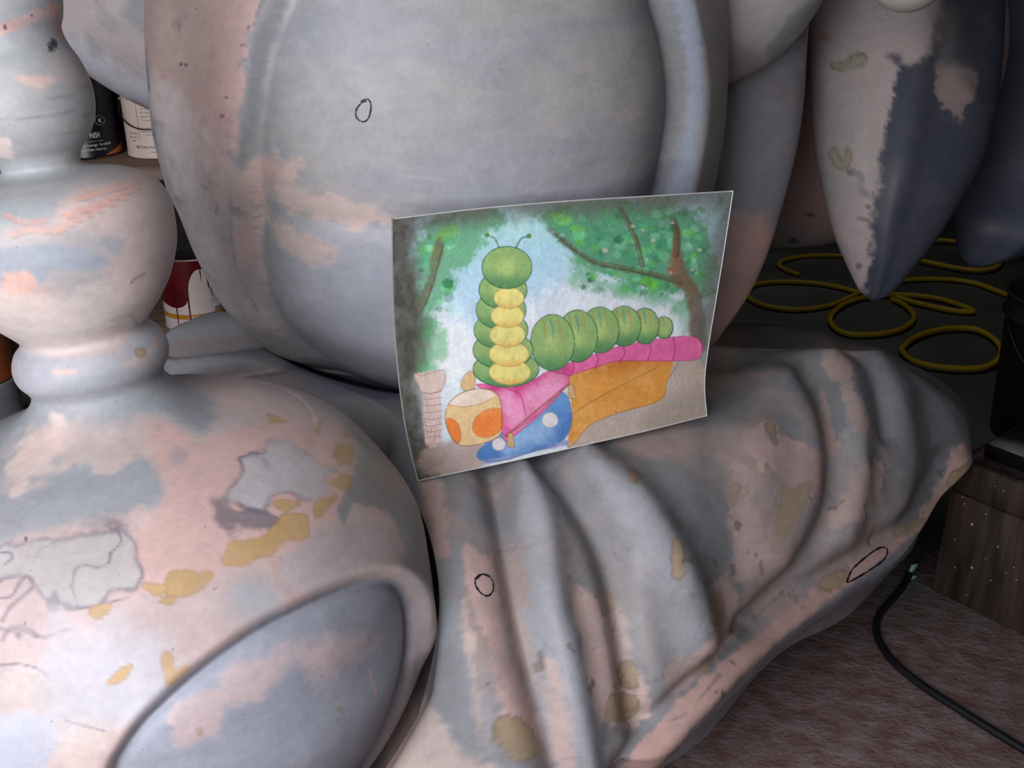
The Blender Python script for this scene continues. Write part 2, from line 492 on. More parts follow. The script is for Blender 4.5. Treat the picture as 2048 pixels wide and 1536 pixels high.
# torso
TZ = [.43, .445, .4875, .536, .613, .705, .793, .878, .984, 1.06, 1.2, 1.35, 1.5, 1.58, 1.62]
TA = [.02, .20, .29, .358, .413, .446, .468, .477, .474, .467, .44, .39, .28, .15, .01]
zz = np.concatenate([np.linspace(.43, .5, 40, endpoint=False), np.linspace(.5, 1.13, 300, endpoint=False), np.linspace(1.13, 1.62, 60)])
aa = np.interp(zz, TZ, TA)
for _ in range(3):
    k = 7
    ap = np.pad(aa, k, mode='edge'); aa = np.convolve(ap, np.ones(2 * k + 1) / (2 * k + 1), 'valid')
aa[0] = 0.01; aa[-1] = 0.005
tt = np.linspace(-1, 1, 520, endpoint=False)
ph = math.pi * (0.62 * tt + 0.38 * tt ** 3) + math.radians(10)
T_CX, T_CY, T_BF = -0.12, 1.86, 1.03
A_, PH = np.meshgrid(aa, ph, indexing='ij'); Z_ = np.repeat(zz[:, None], len(ph), 1)
G = np.stack([T_CX + A_ * np.sin(PH), T_CY - A_ * T_BF * np.cos(PH), Z_ + ZO], -1)
N = grid_normals(G, False, True)
if (N[200, 260] * np.array([0, -1, 0])).sum() < 0: N = -N
U, V = proj(G); fc = sstep(-0.12, 0.06, facing(G, N))
PANEL = smooth_poly([(640, -160), (583, 0), (545, 90), (525, 200), (512, 300), (512, 400), (514, 480), (522, 560), (545, 630), (600, 692), (690, 760), (820, 830), (1000, 850), (1180, 780), (1290, 600), (1330, 440), (1352, 330), (1368, 220), (1362, 120), (1332, 0), (1260, -160)], 5)
sd = poly_sd(U, V, PANEL)
right = sstep(800, 1100, U)
depth = 0.013 + 0.019 * right
dis = np.where(sd > 0, -depth + (depth + 0.010) * (1 - np.exp(-sd / 60.0)),
               -depth + (depth + 0.008) * sstep(2, 44, -sd) - 0.008 * sstep(60, 170, -sd))
# crease between the two belly rings
cre = seg_dist(U, V, [(500, 436), (600, 438), (720, 446), (850, 462), (1100, 470), (1340, 440)])
below = sstep(-4, 60, (V - np.interp(U, [500, 720, 850, 1340], [436, 446, 462, 440])))
dis += np.where(sd > -10, -0.0035 * np.exp(-(cre / 20.0) ** 2) - 0.004 * np.exp(-(cre / 60.0) ** 2), 0)
# the left flank is folded up along a soft vertical edge
dis += 0.010 * np.exp(-(seg_dist(U, V, [(318, -40), (316, 100), (325, 260), (360, 380)]) / 26.0) ** 2)
dis += fbm(G[..., 0] * 9, G[..., 1] * 9, G[..., 2] * 9, 3, 5) * 0.0016
G = G + N * (dis * fc)[..., None]
p = Paint(G, (150, 152, 160), 3)
p.noise(WARM, 3.0, 0.0, 0.35, 0.9)
p.poly((162, 160, 158), [(560, -60), (1330, -60), (1340, 120), (1250, 260), (1000, 200), (760, 170), (640, 190), (560, 120)], 90, 60, 20, 0.8)
p.noise((140, 145, 156), 5.0, 0.12, 0.2, 0.6, (1, 1, 3))
p.poly((158, 163, 176), [(560, 470), (800, 430), (1300, 380), (1330, 440), (1000, 800), (780, 790), (640, 720), (560, 600)], 50, 40, 10, 0.7)
# flank in pink primer
p.poly(PINK, [(250, -80), (535, -80), (512, 30), (500, 90), (492, 150), (488, 210), (480, 270), (472, 330), (462, 400), (430, 420), (380, 330), (330, 240), (290, 120)], 7, 16, 8)
p.poly(PALE, [(300, 190), (345, 150), (400, 250), (450, 380), (500, 520), (520, 600), (560, 660), (480, 640), (400, 540), (330, 360)], 30, 18, 8, 0.85)
p.poly(BEIGE, [(300, -60), (420, -60), (430, 100), (400, 190), (350, 150), (312, 120)], 30, 20, 8, 0.5)
p.poly((128, 132, 136), [(540, -80), (590, -80), (560, 40), (535, 120), (522, 230), (505, 320), (498, 380), (478, 370), (484, 300), (492, 200), (500, 100), (516, 30)], 9, 12, 8, 0.9)
p.poly((192, 168, 160), [(474, 380), (500, 325), (556, 312), (604, 322), (588, 362), (540, 372), (535, 420), (520, 520), (523, 566), (500, 580), (482, 540), (470, 450)], 8, 14, 8)
p.poly((194, 172, 164), [(560, 372), (640, 392), (700, 410), (770, 432), (800, 448), (720, 446), (640, 428), (585, 412)], 10, 18, 8, 0.9)
p.poly((190, 170, 164), [(546, 448), (590, 456), (625, 480), (672, 505), (640, 518), (585, 512), (553, 492)], 10, 14, 8, 0.85)
p.poly((150, 140, 136), [(462, 392), (500, 380), (512, 420), (500, 470), (478, 440)], 10, 10, 6, 0.6)
p.line((120, 118, 120), [(480, 330), (484, 300), (488, 250)], 5, 0.6, 6)
p.line((124, 128, 134), [(460, 400), (462, 450), (466, 500), (480, 560), (515, 620)], 3, 0.5, 5)
p.noise((118, 122, 128), 26, 0.42, 0.06, 0.75, (1, 1, 0.6), 3, where=p.window([(330, 60), (500, -60), (500, 420), (440, 440), (340, 250)]))
p.poly((168, 178, 196), [(1335, -60), (1385, -60), (1405, 120), (1410, 230), (1402, 310), (1384, 395), (1330, 395), (1360, 310), (1375, 220), (1368, 110)], 8, 4, 2, 0.8)  # lit wall of the groove, its brightness painted on as pale blue
p.poly((158, 152, 146), [(1395, -60), (1470, -60), (1470, 420), (1395, 420), (1408, 310), (1416, 230), (1408, 110)], 8, 6, 4, 0.8)
p.noise((176, 162, 152), 16, 0.15, 0.12, 0.7, (1, 1, 0.25), 6, where=p.window([(1400, -60), (1475, -60), (1475, 420), (1395, 420)], 10))
for a in ([(1255, 118), (1330, 152)], [(1175, 165), (1245, 188)], [(1255, 240), (1312, 225)], [(1230, 172), (1222, 195)], [(1180, 195), (1290, 150)], [(800, 350), (905, 362)], [(560, 210), (545, 300)], [(1040, 390), (1140, 330)]):
    p.line((182, 176, 170), a, 1.6, 0.45, 1.5, 0)
p.noise((176, 166, 162), 8, 0.20, 0.10, 0.35, (0.6, 0.6, 2.4), 17, where=p.window([(560, 20), (1330, 20), (1340, 380), (800, 440), (560, 420)], 60))
p.veins((128, 124, 126), 14, 0.018, 0.45, p.window([(320, 40), (500, -40), (520, 560), (440, 520)], 20), 4)
p.specks((88, 86, 92), [(362, 128, 4), (372, 130, 3), (452, 195, 5), (445, 232, 4), (455, 240, 3), (497, 55, 3), (484, 90, 3), (392, 18, 2)])
me = mesh_np('torso', G, grid_faces(*G.shape[:2], False, True), p.rgb())
torso = keep(link('torso', me, M_PRIMER), fig)
torso_bvh = bvh_grid(G, (690, 180, 770, 260), (False, True))
marker_ring(fig, torso_bvh, [(733, 202), (724, 205), (714, 217), (712, 230), (718, 240), (729, 243), (738, 234), (742, 215), (740, 203), (733, 198), (722, 203)], 3.4)

def ellipsoid(name, parent, c, axes, R=None, base=GREY, seed=0, nu=90, nv=110, painter=None, dis=None):
    th = np.linspace(0.02, math.pi - 0.02, nu); fi = np.linspace(0, 2 * math.pi, nv, endpoint=False)
    T, Fi = np.meshgrid(th, fi, indexing='ij')
    L = np.stack([axes[0] * np.sin(T) * np.cos(Fi), axes[1] * np.sin(T) * np.sin(Fi), axes[2] * np.cos(T)], -1)
    if dis is not None: L = dis(L)
    if R is not None: L = L @ np.array(R.to_3x3()).T
    Gx = L + np.asarray(c)
    Gx = Gx + fbm(Gx[..., 0:1] * 7, Gx[..., 1:2] * 7, Gx[..., 2:3] * 7, 3, seed) * 0.003 * (L / np.linalg.norm(L, axis=-1, keepdims=True))
    pt = Paint(Gx, base, seed)
    if painter: painter(pt)
    n = Gx.shape[0] * Gx.shape[1]
    q = grid_faces(nu, nv, False, True, flip=False)
    vv = np.concatenate([Gx.reshape(-1, 3), Gx[0].mean(0)[None], Gx[-1].mean(0)[None]])
    cc = np.concatenate([pt.rgb(), pt.rgb()[:1], pt.rgb()[-1:]])
    k = np.arange(nv); k2 = (k + 1) % nv
    tr = np.concatenate([np.stack([np.full(nv, n), k, k2], 1), np.stack([np.full(nv, n + 1), (nu - 1) * nv + k2, (nu - 1) * nv + k], 1)])
    return keep(link(name, mesh_np(name, vv, q, cc, True, tr), M_PRIMER), parent)

# arms: only their undersides reach into the picture
def arm_paint(pt):
    pt.noise((188, 186, 180), 4, 0.0, 0.3, 0.9)
    pt.noise((150, 148, 150), 9, 0.18, 0.12, 0.8, (1, 1, 2))
    pt.poly((150, 144, 146), [(1440, 110), (1500, 90), (1520, 130), (1450, 165)], 16, 8, 4, 0.7)
    pt.poly((140, 142, 148), [(1540, 90), (1620, 0), (1650, 0), (1600, 66), (1545, 110)], 10, 10, 4, 0.8)
c = P(1400, -170, 1.83)
ellipsoid('upper_arm', fig, c, (290 * 1.83 / F, 0.19, 335 * 1.83 / F), Matrix.Rotation(-PITCH * 0.4, 4, 'X'), (186, 184, 180), 21, painter=arm_paint)
hp = P(1820, -64, 1.72)
ellipsoid('hand', fig, hp, (82 * 1.72 / F, 0.07, 86 * 1.72 / F), None, (196, 190, 184), 22, 60, 70)
mbx = MB(); ep = P(1480, -420, 1.80)
cen = crom(np.array([hp + (0, 0, 0.02), hp * 0.6 + ep * 0.4 + (0.02, 0, 0.05), ep]), 14)
mbx.tube(cen, np.linspace(0.055, 0.13, 14), 28)
Gv = np.array(mbx.v); pt = Paint(Gv, (186, 182, 178), 23)
keep(mbx.build('forearm', M_PRIMER, None, True, pt.rgb()), fig)
def larm_paint(pt):
    pt.noise((168, 160, 158), 5, 0.0, 0.3, 0.9)
    pt.poly((126, 130, 136), [(255, -40), (320, -40), (305, 30), (290, 70), (262, 40)], 12, 14, 6, 0.8)
    pt.poly(LIGHT, [(100, 60), (135, 62), (200, 100), (260, 145), (310, 170), (330, 260), (200, 200), (120, 110)], 10, 8, 4, 0.9)
    pt.noise((140, 138, 142), 20, 0.35, 0.08, 0.6)
c = P(336, 40, 1.86)
ellipsoid('upper_arm', fig, c, (0.31, 0.15, 0.158), Matrix.Rotation(math.radians(29), 4, 'Y'), (168, 158, 157), 24, painter=larm_paint)

def loft_px(name, parent, rows, base, seed, painter, depth=0.8, keel=0.0, nr=150, ns=130, power=2.0, keel_u=None):
    """teardrop form: rows = (v, left, right, depth)"""
    R = crom(np.array(rows, float), nr)
    a = np.linspace(0, 2 * math.pi, ns, endpoint=False)
    Gx = np.zeros((nr, ns, 3))
    for i, (v, l, r, d) in enumerate(R):
        hw = max((r - l) / 2 * d / F, 0.0015)
        cpt = P((l + r) / 2, v, d)
        sx = np.sign(np.cos(a)) * np.abs(np.cos(a)) ** (2 / power); sy = np.sign(np.sin(a)) * np.abs(np.sin(a)) ** (2 / power)
        ku = 0.0 if keel_u is None else np.interp(v, [k[0] for k in keel_u], [k[1] for k in keel_u])
        kx = (ku - (l + r) / 2) / max((r - l) / 2, 1) if keel_u is not None else 0.0
        kk = 1 + keel * np.exp(-((sx - kx) / 0.22) ** 2) * (sy < 0)
        Gx[i, :, 0] = cpt[0] + hw * sx
        Gx[i, :, 1] = cpt[1] + hw * depth * sy * kk
        Gx[i, :, 2] = cpt[2] + hw * depth * 0.15 * sy
    Gx += fbm(Gx[..., 0:1] * 8, Gx[..., 1:2] * 8, Gx[..., 2:3] * 8, 3, seed) * 0.0025
    pt = Paint(Gx, base, seed); painter(pt)
    n = nr * ns
    vv = np.concatenate([Gx.reshape(-1, 3), Gx[0].mean(0)[None], Gx[-1].mean(0)[None]])
    cc = np.concatenate([pt.rgb(), pt.rgb()[:1], pt.rgb()[-1:]])
    k = np.arange(ns); k2 = (k + 1) % ns
    tr = np.concatenate([np.stack([np.full(ns, n), k, k2], 1), np.stack([np.full(ns, n + 1), (nr - 1) * ns + k2, (nr - 1) * ns + k], 1)])
    return keep(link(name, mesh_np(name, vv, grid_faces(nr, ns, False, True), cc, True, tr), M_PRIMER), parent)

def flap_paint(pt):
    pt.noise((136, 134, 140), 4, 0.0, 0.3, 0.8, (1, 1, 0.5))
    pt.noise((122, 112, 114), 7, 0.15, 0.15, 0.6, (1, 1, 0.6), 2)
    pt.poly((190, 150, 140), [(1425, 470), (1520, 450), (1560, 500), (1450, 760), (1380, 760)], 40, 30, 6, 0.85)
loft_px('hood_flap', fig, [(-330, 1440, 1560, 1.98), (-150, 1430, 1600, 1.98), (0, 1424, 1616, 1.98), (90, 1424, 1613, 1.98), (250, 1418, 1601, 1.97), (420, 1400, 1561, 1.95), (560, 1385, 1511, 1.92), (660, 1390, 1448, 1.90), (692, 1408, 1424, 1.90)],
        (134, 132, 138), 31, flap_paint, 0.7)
def seg_paint(pt):
    pt.noise((196, 160, 152), 4, 0.0, 0.3, 0.9)
    pt.poly((180, 120, 112), [(1600, 60), (1640, 60), (1640, 330), (1600, 330)], 16, 8, 4, 0.7)
    pt.poly((186, 172, 172), [(1500, 440), (1620, 470), (1690, 480), (1690, 520), (1500, 540)], 16, 8, 4, 0.8)
    pt.specks((50, 46, 54), [(1578, 408, 5), (1586, 408, 4), (1626, 433, 5), (1588, 480, 7)], 4, 0.9)
c = P(1600, 125, 2.62)
ellipsoid('body_segment', fig, c, (400 * 2.62 / F, 0.30, 378 * 2.62 / F), None, (190, 158, 152), 32, painter=seg_paint)
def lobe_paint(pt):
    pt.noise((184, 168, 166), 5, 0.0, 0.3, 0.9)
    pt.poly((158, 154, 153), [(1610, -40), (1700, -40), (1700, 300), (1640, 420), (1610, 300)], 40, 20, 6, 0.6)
    pt.poly(NAVY, [(1780, 110), (1800, 120), (1788, 180), (1772, 260), (1758, 330), (1745, 420), (1743, 520), (1742, 620), (2050, 620), (2060, -60), (1990, -60), (1890, -60), (1880, 40), (1860, 100), (1810, 130)], 5, 7, 6)
    pt.poly((150, 132, 128), [(1882, 135), (1935, 140), (1950, 175), (1925, 240), (1895, 225), (1870, 180)], 7, 8, 5)
    pt.poly((120, 116, 114), [(1880, 30), (1905, 20), (1905, 90), (1885, 130)], 8, 8, 5, 0.8)
    pt.poly((52, 56, 60), [(1900, 40), (1970, 0), (1985, 130), (1960, 200)], 30, 20, 5, 0.6)
    edge = (136, 134, 116)
    pt.island((150, 146, 128), (110, 108, 92), [(1662, 128), (1690, 128), (1706, 112), (1730, 114), (1724, 132), (1700, 145), (1672, 138)], 3, 4, 3)
    pt.island((158, 150, 130), (130, 122, 104), [(1662, 308), (1672, 300), (1680, 322), (1692, 320), (1695, 300), (1702, 312), (1696, 334), (1676, 334)], 3, 4, 3)
    pt.line((90, 96, 92), [(1698, 344), (1715, 346), (1724, 358), (1722, 376), (1732, 388)], 6, 0.9, 4)
    pt.line((100, 96, 98), [(1716, 437), (1734, 440), (1744, 455)], 4, 0.8, 4)
    pt.specks((110, 104, 108), [(1718, 532, 5), (1738, 413, 4), (1740, 490, 5), (1735, 500, 3)], 4, 0.8)
    pt.specks((172, 128, 92), [(1648, 74, 11)], 8, 0.7)
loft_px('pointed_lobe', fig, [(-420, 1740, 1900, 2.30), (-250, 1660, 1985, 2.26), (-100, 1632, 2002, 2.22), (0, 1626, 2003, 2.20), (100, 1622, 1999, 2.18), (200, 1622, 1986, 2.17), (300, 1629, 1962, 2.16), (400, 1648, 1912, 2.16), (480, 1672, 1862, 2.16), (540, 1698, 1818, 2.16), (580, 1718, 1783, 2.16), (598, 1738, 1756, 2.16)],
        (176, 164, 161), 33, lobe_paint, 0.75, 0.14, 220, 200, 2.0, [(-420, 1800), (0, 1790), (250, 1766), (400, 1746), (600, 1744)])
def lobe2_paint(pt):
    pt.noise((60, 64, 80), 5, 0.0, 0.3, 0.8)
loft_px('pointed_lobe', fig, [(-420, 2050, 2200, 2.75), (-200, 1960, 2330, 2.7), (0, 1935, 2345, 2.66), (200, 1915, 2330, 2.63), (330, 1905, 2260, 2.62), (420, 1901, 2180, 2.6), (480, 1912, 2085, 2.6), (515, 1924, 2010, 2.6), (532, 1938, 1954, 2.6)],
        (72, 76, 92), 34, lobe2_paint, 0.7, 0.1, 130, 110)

# ------------------------------------------------------------------ draped cushion
cu = empty('draped_cushion', (0.2, 1.7, ZO + 0.08))
tag(cu, 'sculpted cushion of heavy grey and pink folds spreading under the round belly', 'sculpture')
POT_AX = lambda z: np.stack([-.45 - .11 * (z - .48), 1.09 + .06 * (z - .48), z], -1)
PROF = [(1.36, 0.004), (1.355, 0.047), (1.32, 0.058), (1.1812, 0.0615), (1.123, 0.0622), (1.1016, 0.058), (1.09, 0.0535), (1.0747, 0.0565), (1.0574, 0.064), (1.0363, 0.0692), (1.02, 0.0695), (0.9983, 0.0648), (0.9804, 0.0543), (0.9689, 0.0443), (0.96, 0.0402), (0.9553, 0.0405), (0.9507, 0.049), (0.9452, 0.0738), (0.9367, 0.0962), (0.9236, 0.1133), (0.9068, 0.1221), (0.89, 0.1235), (0.8578, 0.1199), (0.8245, 0.1068), (0.8003, 0.0909), (0.7842, 0.0766), (0.775, 0.0695), (0.7692, 0.0701), (0.76, 0.079), (0.745, 0.0845), (0.7301, 0.083), (0.7186, 0.0757), (0.7117, 0.0729), (0.705, 0.0745), (0.6958, 0.081), (0.6856, 0.094), (0.6754, 0.114), (0.6641, 0.1448), (0.6498, 0.187), (0.6263, 0.2342), (0.5916, 0.2779), (0.5426, 0.3105), (0.4813, 0.338), (0.42, 0.342), (0.35, 0.338), (0.25, 0.29), (0.15, 0.21), (0.08, 0.15), (0.0, 0.125), (-0.12, 0.13), (-0.149, 0.14), (-0.15, 0.004)]
SEC = [  # crest xyz, bottom edge xyz, samples to the next
    ((.50, 2.20, .36), (.75, 2.40, .10), 24), ((.69, 2.00, .38), (.93, 2.06, .14), 44), ((.79, 1.89, .38), (.90, 1.86, .14), 64),
    ((.68, 1.82, .455), (.79, 1.71, .11), 64), ((.54, 1.74, .478), (.68, 1.58, .09), 64), ((.42, 1.60, .48), (.555, 1.46, .08), 64),
    ((.28, 1.465, .49), (.42, 1.335, .08), 76), ((.12, 1.375, .49), (.27, 1.165, .08), 70), ((-.02, 1.315, .49), (.10, 1.04, .08), 60),
    ((-.095, 1.30, .49), (-.21, .89, .08), 44), ((-.14, 1.37, .495), (-.25, 1.12, .10), 34), ((-.21, 1.50, .50), (-.20, 1.42, .12), 50),
    ((-.40, 1.60, .525), (-.40, 1.50, .14), 50), ((-.58, 1.63, .54), (-.68, 1.52, .14), 40), ((-.53, 1.77, .555), (-.74, 1.76, .12), 24),
    ((-.50, 1.95, .45), (-.72, 2.0, .1), 10), ((-.4, 2.1, .36), (-.6, 2.3, .06), 10), ((0, 2.2, .34), (0, 2.5, .06), 12)]
Kp = np.array([s[0] for s in SEC], float); Fp = np.array([s[1] for s in SEC], float)
def crom_counts(pts, counts):
    k = len(pts); out = []
    for i, c in enumerate(counts):
        p0, p1, p2, p3 = pts[i - 1], pts[i], pts[(i + 1) % k], pts[(i + 2) % k]
        for f in np.arange(c) / c:
            out.append(0.5 * ((2 * p1) + (-p0 + p2) * f + (2 * p0 - 5 * p1 + 4 * p2 - p3) * f ** 2 + (-p0 + 3 * p1 - 3 * p2 + p3) * f ** 3))
    return np.array(out)
cnt = [s[2] for s in SEC]
KK = crom_counts(Kp, cnt); FF = crom_counts(Fp, cnt)
ctr = np.array([-0.05, 1.86, 0.0])
cols = []
HEM = 0.10
for s in np.linspace(0.25, 1, 34, endpoint=False):            # top, running in under the figure
    q = ctr + (KK - ctr) * s; q[:, 2] = KK[:, 2] * (0.5 + 0.5 * s) + 0.47 * (0.5 - 0.5 * s); cols.append(q)
Hm = FF.copy(); Hm[:, 2] += HEM
out = FF - KK; out[:, 2] = 0; out /= np.linalg.norm(out, axis=1, keepdims=True)
Hm += out * 0.012
for t in np.linspace(0, 1, 250):                                # wall of the cushion
    a = t * math.pi / 2
    hz = math.sin(a) ** 1.05; vz = 1 - math.cos(a) ** 0.95 if t < 1 else 1.0
    hz = 0.75 * hz + 0.25 * t; vz = 0.72 * vz + 0.28 * t
    q = KK + (Hm - KK) * hz; q[:, 2] = KK[:, 2] + (Hm[:, 2] - KK[:, 2]) * vz; cols.append(q)
for t in np.linspace(0.04, 1, 44):                              # thin skirt under the rolled hem
    q = Hm + (FF - Hm) * t - out * (0.026 * math.sin(t * math.pi * 0.5)); cols.append(q)
for s in (0.03, 0.10):
    q = FF - out * s; q[:, 2] += 0.01; cols.append(q)
G = np.stack(cols, 1); G[..., 2] += ZO
N = grid_normals(G, True, False)
if (N[330, 150] * np.array([0.5, -0.7, 0.3])).sum() < 0: N = -N
U, V = proj(G); fcs = facing(G, N); fc = sstep(-0.15, 0.10, fcs)
FOLD = [
    ([(925, 975), (935, 1100), (960, 1250), (1000, 1400), (1040, 1545)], .010, 42),
    ([(985, 940), (1002, 1020), (1018, 1100), (1048, 1250), (1085, 1400), (1125, 1545)], -.028, 26),
    ([(1055, 950), (1085, 1050), (1102, 1200), (1135, 1350), (1165, 1545)], .022, 38),
    ([(1100, 930), (1165, 1000), (1218, 1100), (1250, 1220), (1275, 1360), (1283, 1440)], -.036, 32),
    ([(1165, 925), (1262, 1000), (1325, 1090), (1372, 1190), (1402, 1285)], .028, 44),
    ([(1440, 900), (1465, 1050), (1470, 1200), (1440, 1300)], -.008, 55),
    ([(1540, 880), (1545, 980), (1530, 1100)], .008, 50),
    ([(1612, 735), (1640, 785), (1662, 850), (1670, 940), (1650, 1050), (1590, 1150), (1510, 1245)], -.021, 24),
    ([(1570, 760), (1612, 850), (1620, 930), (1605, 1020), (1560, 1110)], .014, 36),
    ([(1640, 690), (1698, 760), (1716, 880), (1714, 980), (1690, 1070)], .014, 28),
    ([(1690, 690), (1738, 730), (1762, 790), (1775, 870)], -.012, 18),
    ([(1750, 715), (1790, 780), (1815, 870), (1815, 960), (1790, 1030)], .010, 28),
    ([(1860, 800), (1872, 900), (1850, 980)], -.008, 30),
    ([(1430, 770), (1500, 745), (1560, 720), (1610, 700)], .010, 18),
    ([(1430, 735), (1500, 712), (1560, 690), (1620, 680)], -.012, 20),
    ([(1905, 905), (1862, 985), (1800, 1055), (1680, 1135), (1560, 1215), (1440, 1318), (1330, 1430), (1240, 1545)], -.016, 22),
    ([(1930, 925), (1890, 1010), (1830, 1078), (1700, 1162), (1575, 1248), (1455, 1352), (1350, 1460), (1275, 1545)], .014, 22),
    ([(340, 706), (450, 694), (540, 680), (580, 660)], -.016, 9),
    ([(345, 768), (450, 752), (560, 732)], -.014, 10),
    ([(340, 730), (450, 722), (560, 706)], .008, 14),
    ([(340, 668), (440, 650), (520, 630)], .006, 18),
]
dis = np.zeros(G.shape[:2])
for pts, amp, wd in FOLD:
    pp = np.array(pts, float); lo, hi = pp.min(0) - 3 * wd, pp.max(0) + 3 * wd
    i = (U > lo[0]) & (U < hi[0]) & (V > lo[1]) & (V < hi[1])
    dd = seg_dist(U[i], V[i], [tuple(q) for q in crom(pp, len(pts) * 5)])
    dis[i] += amp * np.exp(-(dd / wd) ** 2)
# wavy lower edge of the skirt
dis = soften(dis * fc, 2, (True, False))
G2 = G + N * dis[..., None]
G2 += N * (fbm(G[..., 0] * 10, G[..., 1] * 10, G[..., 2] * 10, 3, 8) * 0.003)[..., None]
for k in range(-46, 0):
    tk = (k + 46) / 46.0
    G2[:, k, 2] += (0.012 * np.sin(np.arange(len(KK)) * 0.047) + 0.010 * np.sin(np.arange(len(KK)) * 0.021 + 1)) * tk
# ease the crest so that the folds run over it without a break
Gs = G2.copy()
for _ in range(14):
    Gs = 0.5 * Gs + 0.25 * (np.roll(Gs, 1, 0) + np.roll(Gs, -1, 0))
    T_ = Gs.copy(); T_[:, 1:-1] = 0.5 * Gs[:, 1:-1] + 0.25 * (Gs[:, :-2] + Gs[:, 2:]); Gs = T_
wk = np.zeros(G2.shape[1]); wk[:34] = 1; wk[34:110] = np.linspace(1, 0.0, 76)
G = G2 * (1 - wk[None, :, None]) + Gs * wk[None, :, None]
rr_ = np.hypot(G[..., 0] - T_CX, (G[..., 1] - T_CY) / T_BF)
zlow = np.interp(rr_, np.maximum.accumulate(aa[:200]), zz[:200] + ZO) - 0.008     # the figure sits in a hollow of the cushion
G[..., 2] = np.where(rr_ < 0.45, np.minimum(G[..., 2], zlow), G[..., 2])
tipp = P(1415, 690, 1.9); dtip = np.hypot(G[..., 0] - tipp[0], G[..., 1] - tipp[1])
G[..., 2] -= np.clip(G[..., 2] - (tipp[2] - 0.022), 0, 1) * sstep(0.10, 0.045, dtip)
# it is moulded against the side of the pot
pz_ = np.array(PROF)[::-1]; zr = G[..., 2] - ZO
rp_ = np.interp(zr, pz_[:, 0], pz_[:, 1]) + 0.011
ca = POT_AX(zr); dx_, dy_ = G[..., 0] - ca[..., 0], G[..., 1] - ca[..., 1]; dd_ = np.hypot(dx_, dy_)
hit = (dd_ < rp_) & (zr < 0.66)
sc_ = np.where(hit, rp_ / np.maximum(dd_, 0.02), 1.0)
G[..., 0] = ca[..., 0] + dx_ * sc_; G[..., 1] = ca[..., 1] + dy_ * sc_
p = Paint(G, (134, 134, 136), 40)
p.noise((124, 126, 132), 4.0, 0.05, 0.25, 0.8)
p.noise((168, 148, 142), 4.5, 0.14, 0.12, 0.85, (1, 1, 0.5), 2)
p.noise((142, 144, 152), 6, 0.2, 0.2, 0.6)
# bands of bare grey along the crowns of the folds
p.poly((150, 152, 158), [(880, 1100), (930, 1090), (930, 1250), (990, 1480), (960, 1560), (850, 1560), (860, 1300)], 10, 10, 5)
p.poly((152, 154, 162), [(1040, 960), (1100, 960), (1125, 1100), (1140, 1200), (1190, 1400), (1220, 1560), (1120, 1560), (1080, 1380), (1050, 1200)], 14, 8, 5)
p.poly((146, 149, 156), [(1170, 920), (1270, 930), (1340, 1050), (1380, 1170), (1410, 1260), (1370, 1330), (1300, 1200), (1250, 1060)], 14, 10, 5)
p.poly((148, 148, 152), [(1690, 780), (1720, 800), (1735, 930), (1720, 1040), (1660, 1080), (1690, 960)], 12, 10, 5)
p.poly((120, 120, 126), [(1500, 660), (1600, 660), (1560, 700), (1440, 740), (1420, 700)], 14, 12, 6, 0.8)
p.poly(PINK, [(840, 965), (884, 958), (892, 1050), (898, 1108), (866, 1112), (856, 1040)], 5, 5, 4)
p.poly(PINK, [(928, 1088), (960, 1100), (985, 1120), (1010, 1220), (1035, 1310), (1062, 1400), (1085, 1490), (1050, 1500), (1010, 1440), (985, 1330), (960, 1250), (935, 1180)], 5, 9, 6)
p.poly((196, 176, 168), [(930, 1180), (945, 1300), (960, 1420), (970, 1480), (955, 1470), (935, 1330), (925, 1240)], 5, 8, 5, 0.9)
p.poly((188, 164, 158), [(1140, 1185), (1160, 1168), (1190, 1190), (1235, 1205), (1252, 1290), (1285, 1372), (1300, 1430), (1230, 1460), (1195, 1420), (1170, 1330), (1150, 1250)], 6, 10, 6)
p.poly((192, 170, 164), [(1090, 1340), (1120, 1330), (1140, 1440), (1150, 1545), (1110, 1545)], 6, 8, 5, 0.9)
p.poly((186, 160, 152), [(1340, 1330), (1400, 1310), (1440, 1240), (1420, 1180), (1450, 1150), (1480, 1200), (1460, 1280), (1400, 1350), (1350, 1390)], 8, 12, 6, 0.85)
p.poly((186, 158, 152), [(1490, 878), (1520, 850), (1545, 842), (1565, 872), (1620, 890), (1650, 920), (1650, 1000), (1600, 1000), (1560, 960), (1520, 930)], 6, 9, 5)
p.poly((184, 160, 154), [(1460, 950), (1490, 930), (1520, 1020), (1530, 1120), (1480, 1160), (1455, 1060)], 8, 12, 6, 0.8)
p.poly((180, 156, 150), [(1655, 690), (1700, 700), (1705, 780), (1735, 850), (1710, 870), (1690, 790), (1650, 740)], 8, 12, 6, 0.85)
p.poly((180, 154, 148), [(1640, 780), (1660, 800), (1672, 900), (1655, 900), (1640, 840)], 6, 8, 5, 0.8)
p.poly((190, 164, 156), [(1700, 940), (1760, 930), (1755, 1000), (1690, 1060), (1660, 1050)], 8, 12, 6, 0.85)
p.poly((178, 150, 142), [(1420, 640), (1480, 640), (1490, 690), (1440, 780), (1410, 790)], 10, 8, 5, 0.8)
p.poly((190, 156, 148), [(1938, 895), (1940, 950), (1905, 1020), (1840, 1080), (1720, 1170), (1600, 1250), (1470, 1365), (1370, 1470), (1290, 1560), (1230, 1560), (1330, 1430), (1450, 1318), (1570, 1225), (1690, 1140), (1800, 1068), (1870, 985), (1910, 900)], 5, 7, 5)
p.poly((124, 126, 136), [(1880, 1030), (1800, 1090), (1694, 1174), (1637, 1219), (1541, 1300), (1484, 1368), (1400, 1452), (1310, 1560), (1420, 1620), (1560, 1440), (1700, 1330), (1850, 1180), (1910, 1040)], 4, 4, 3, 0.95)
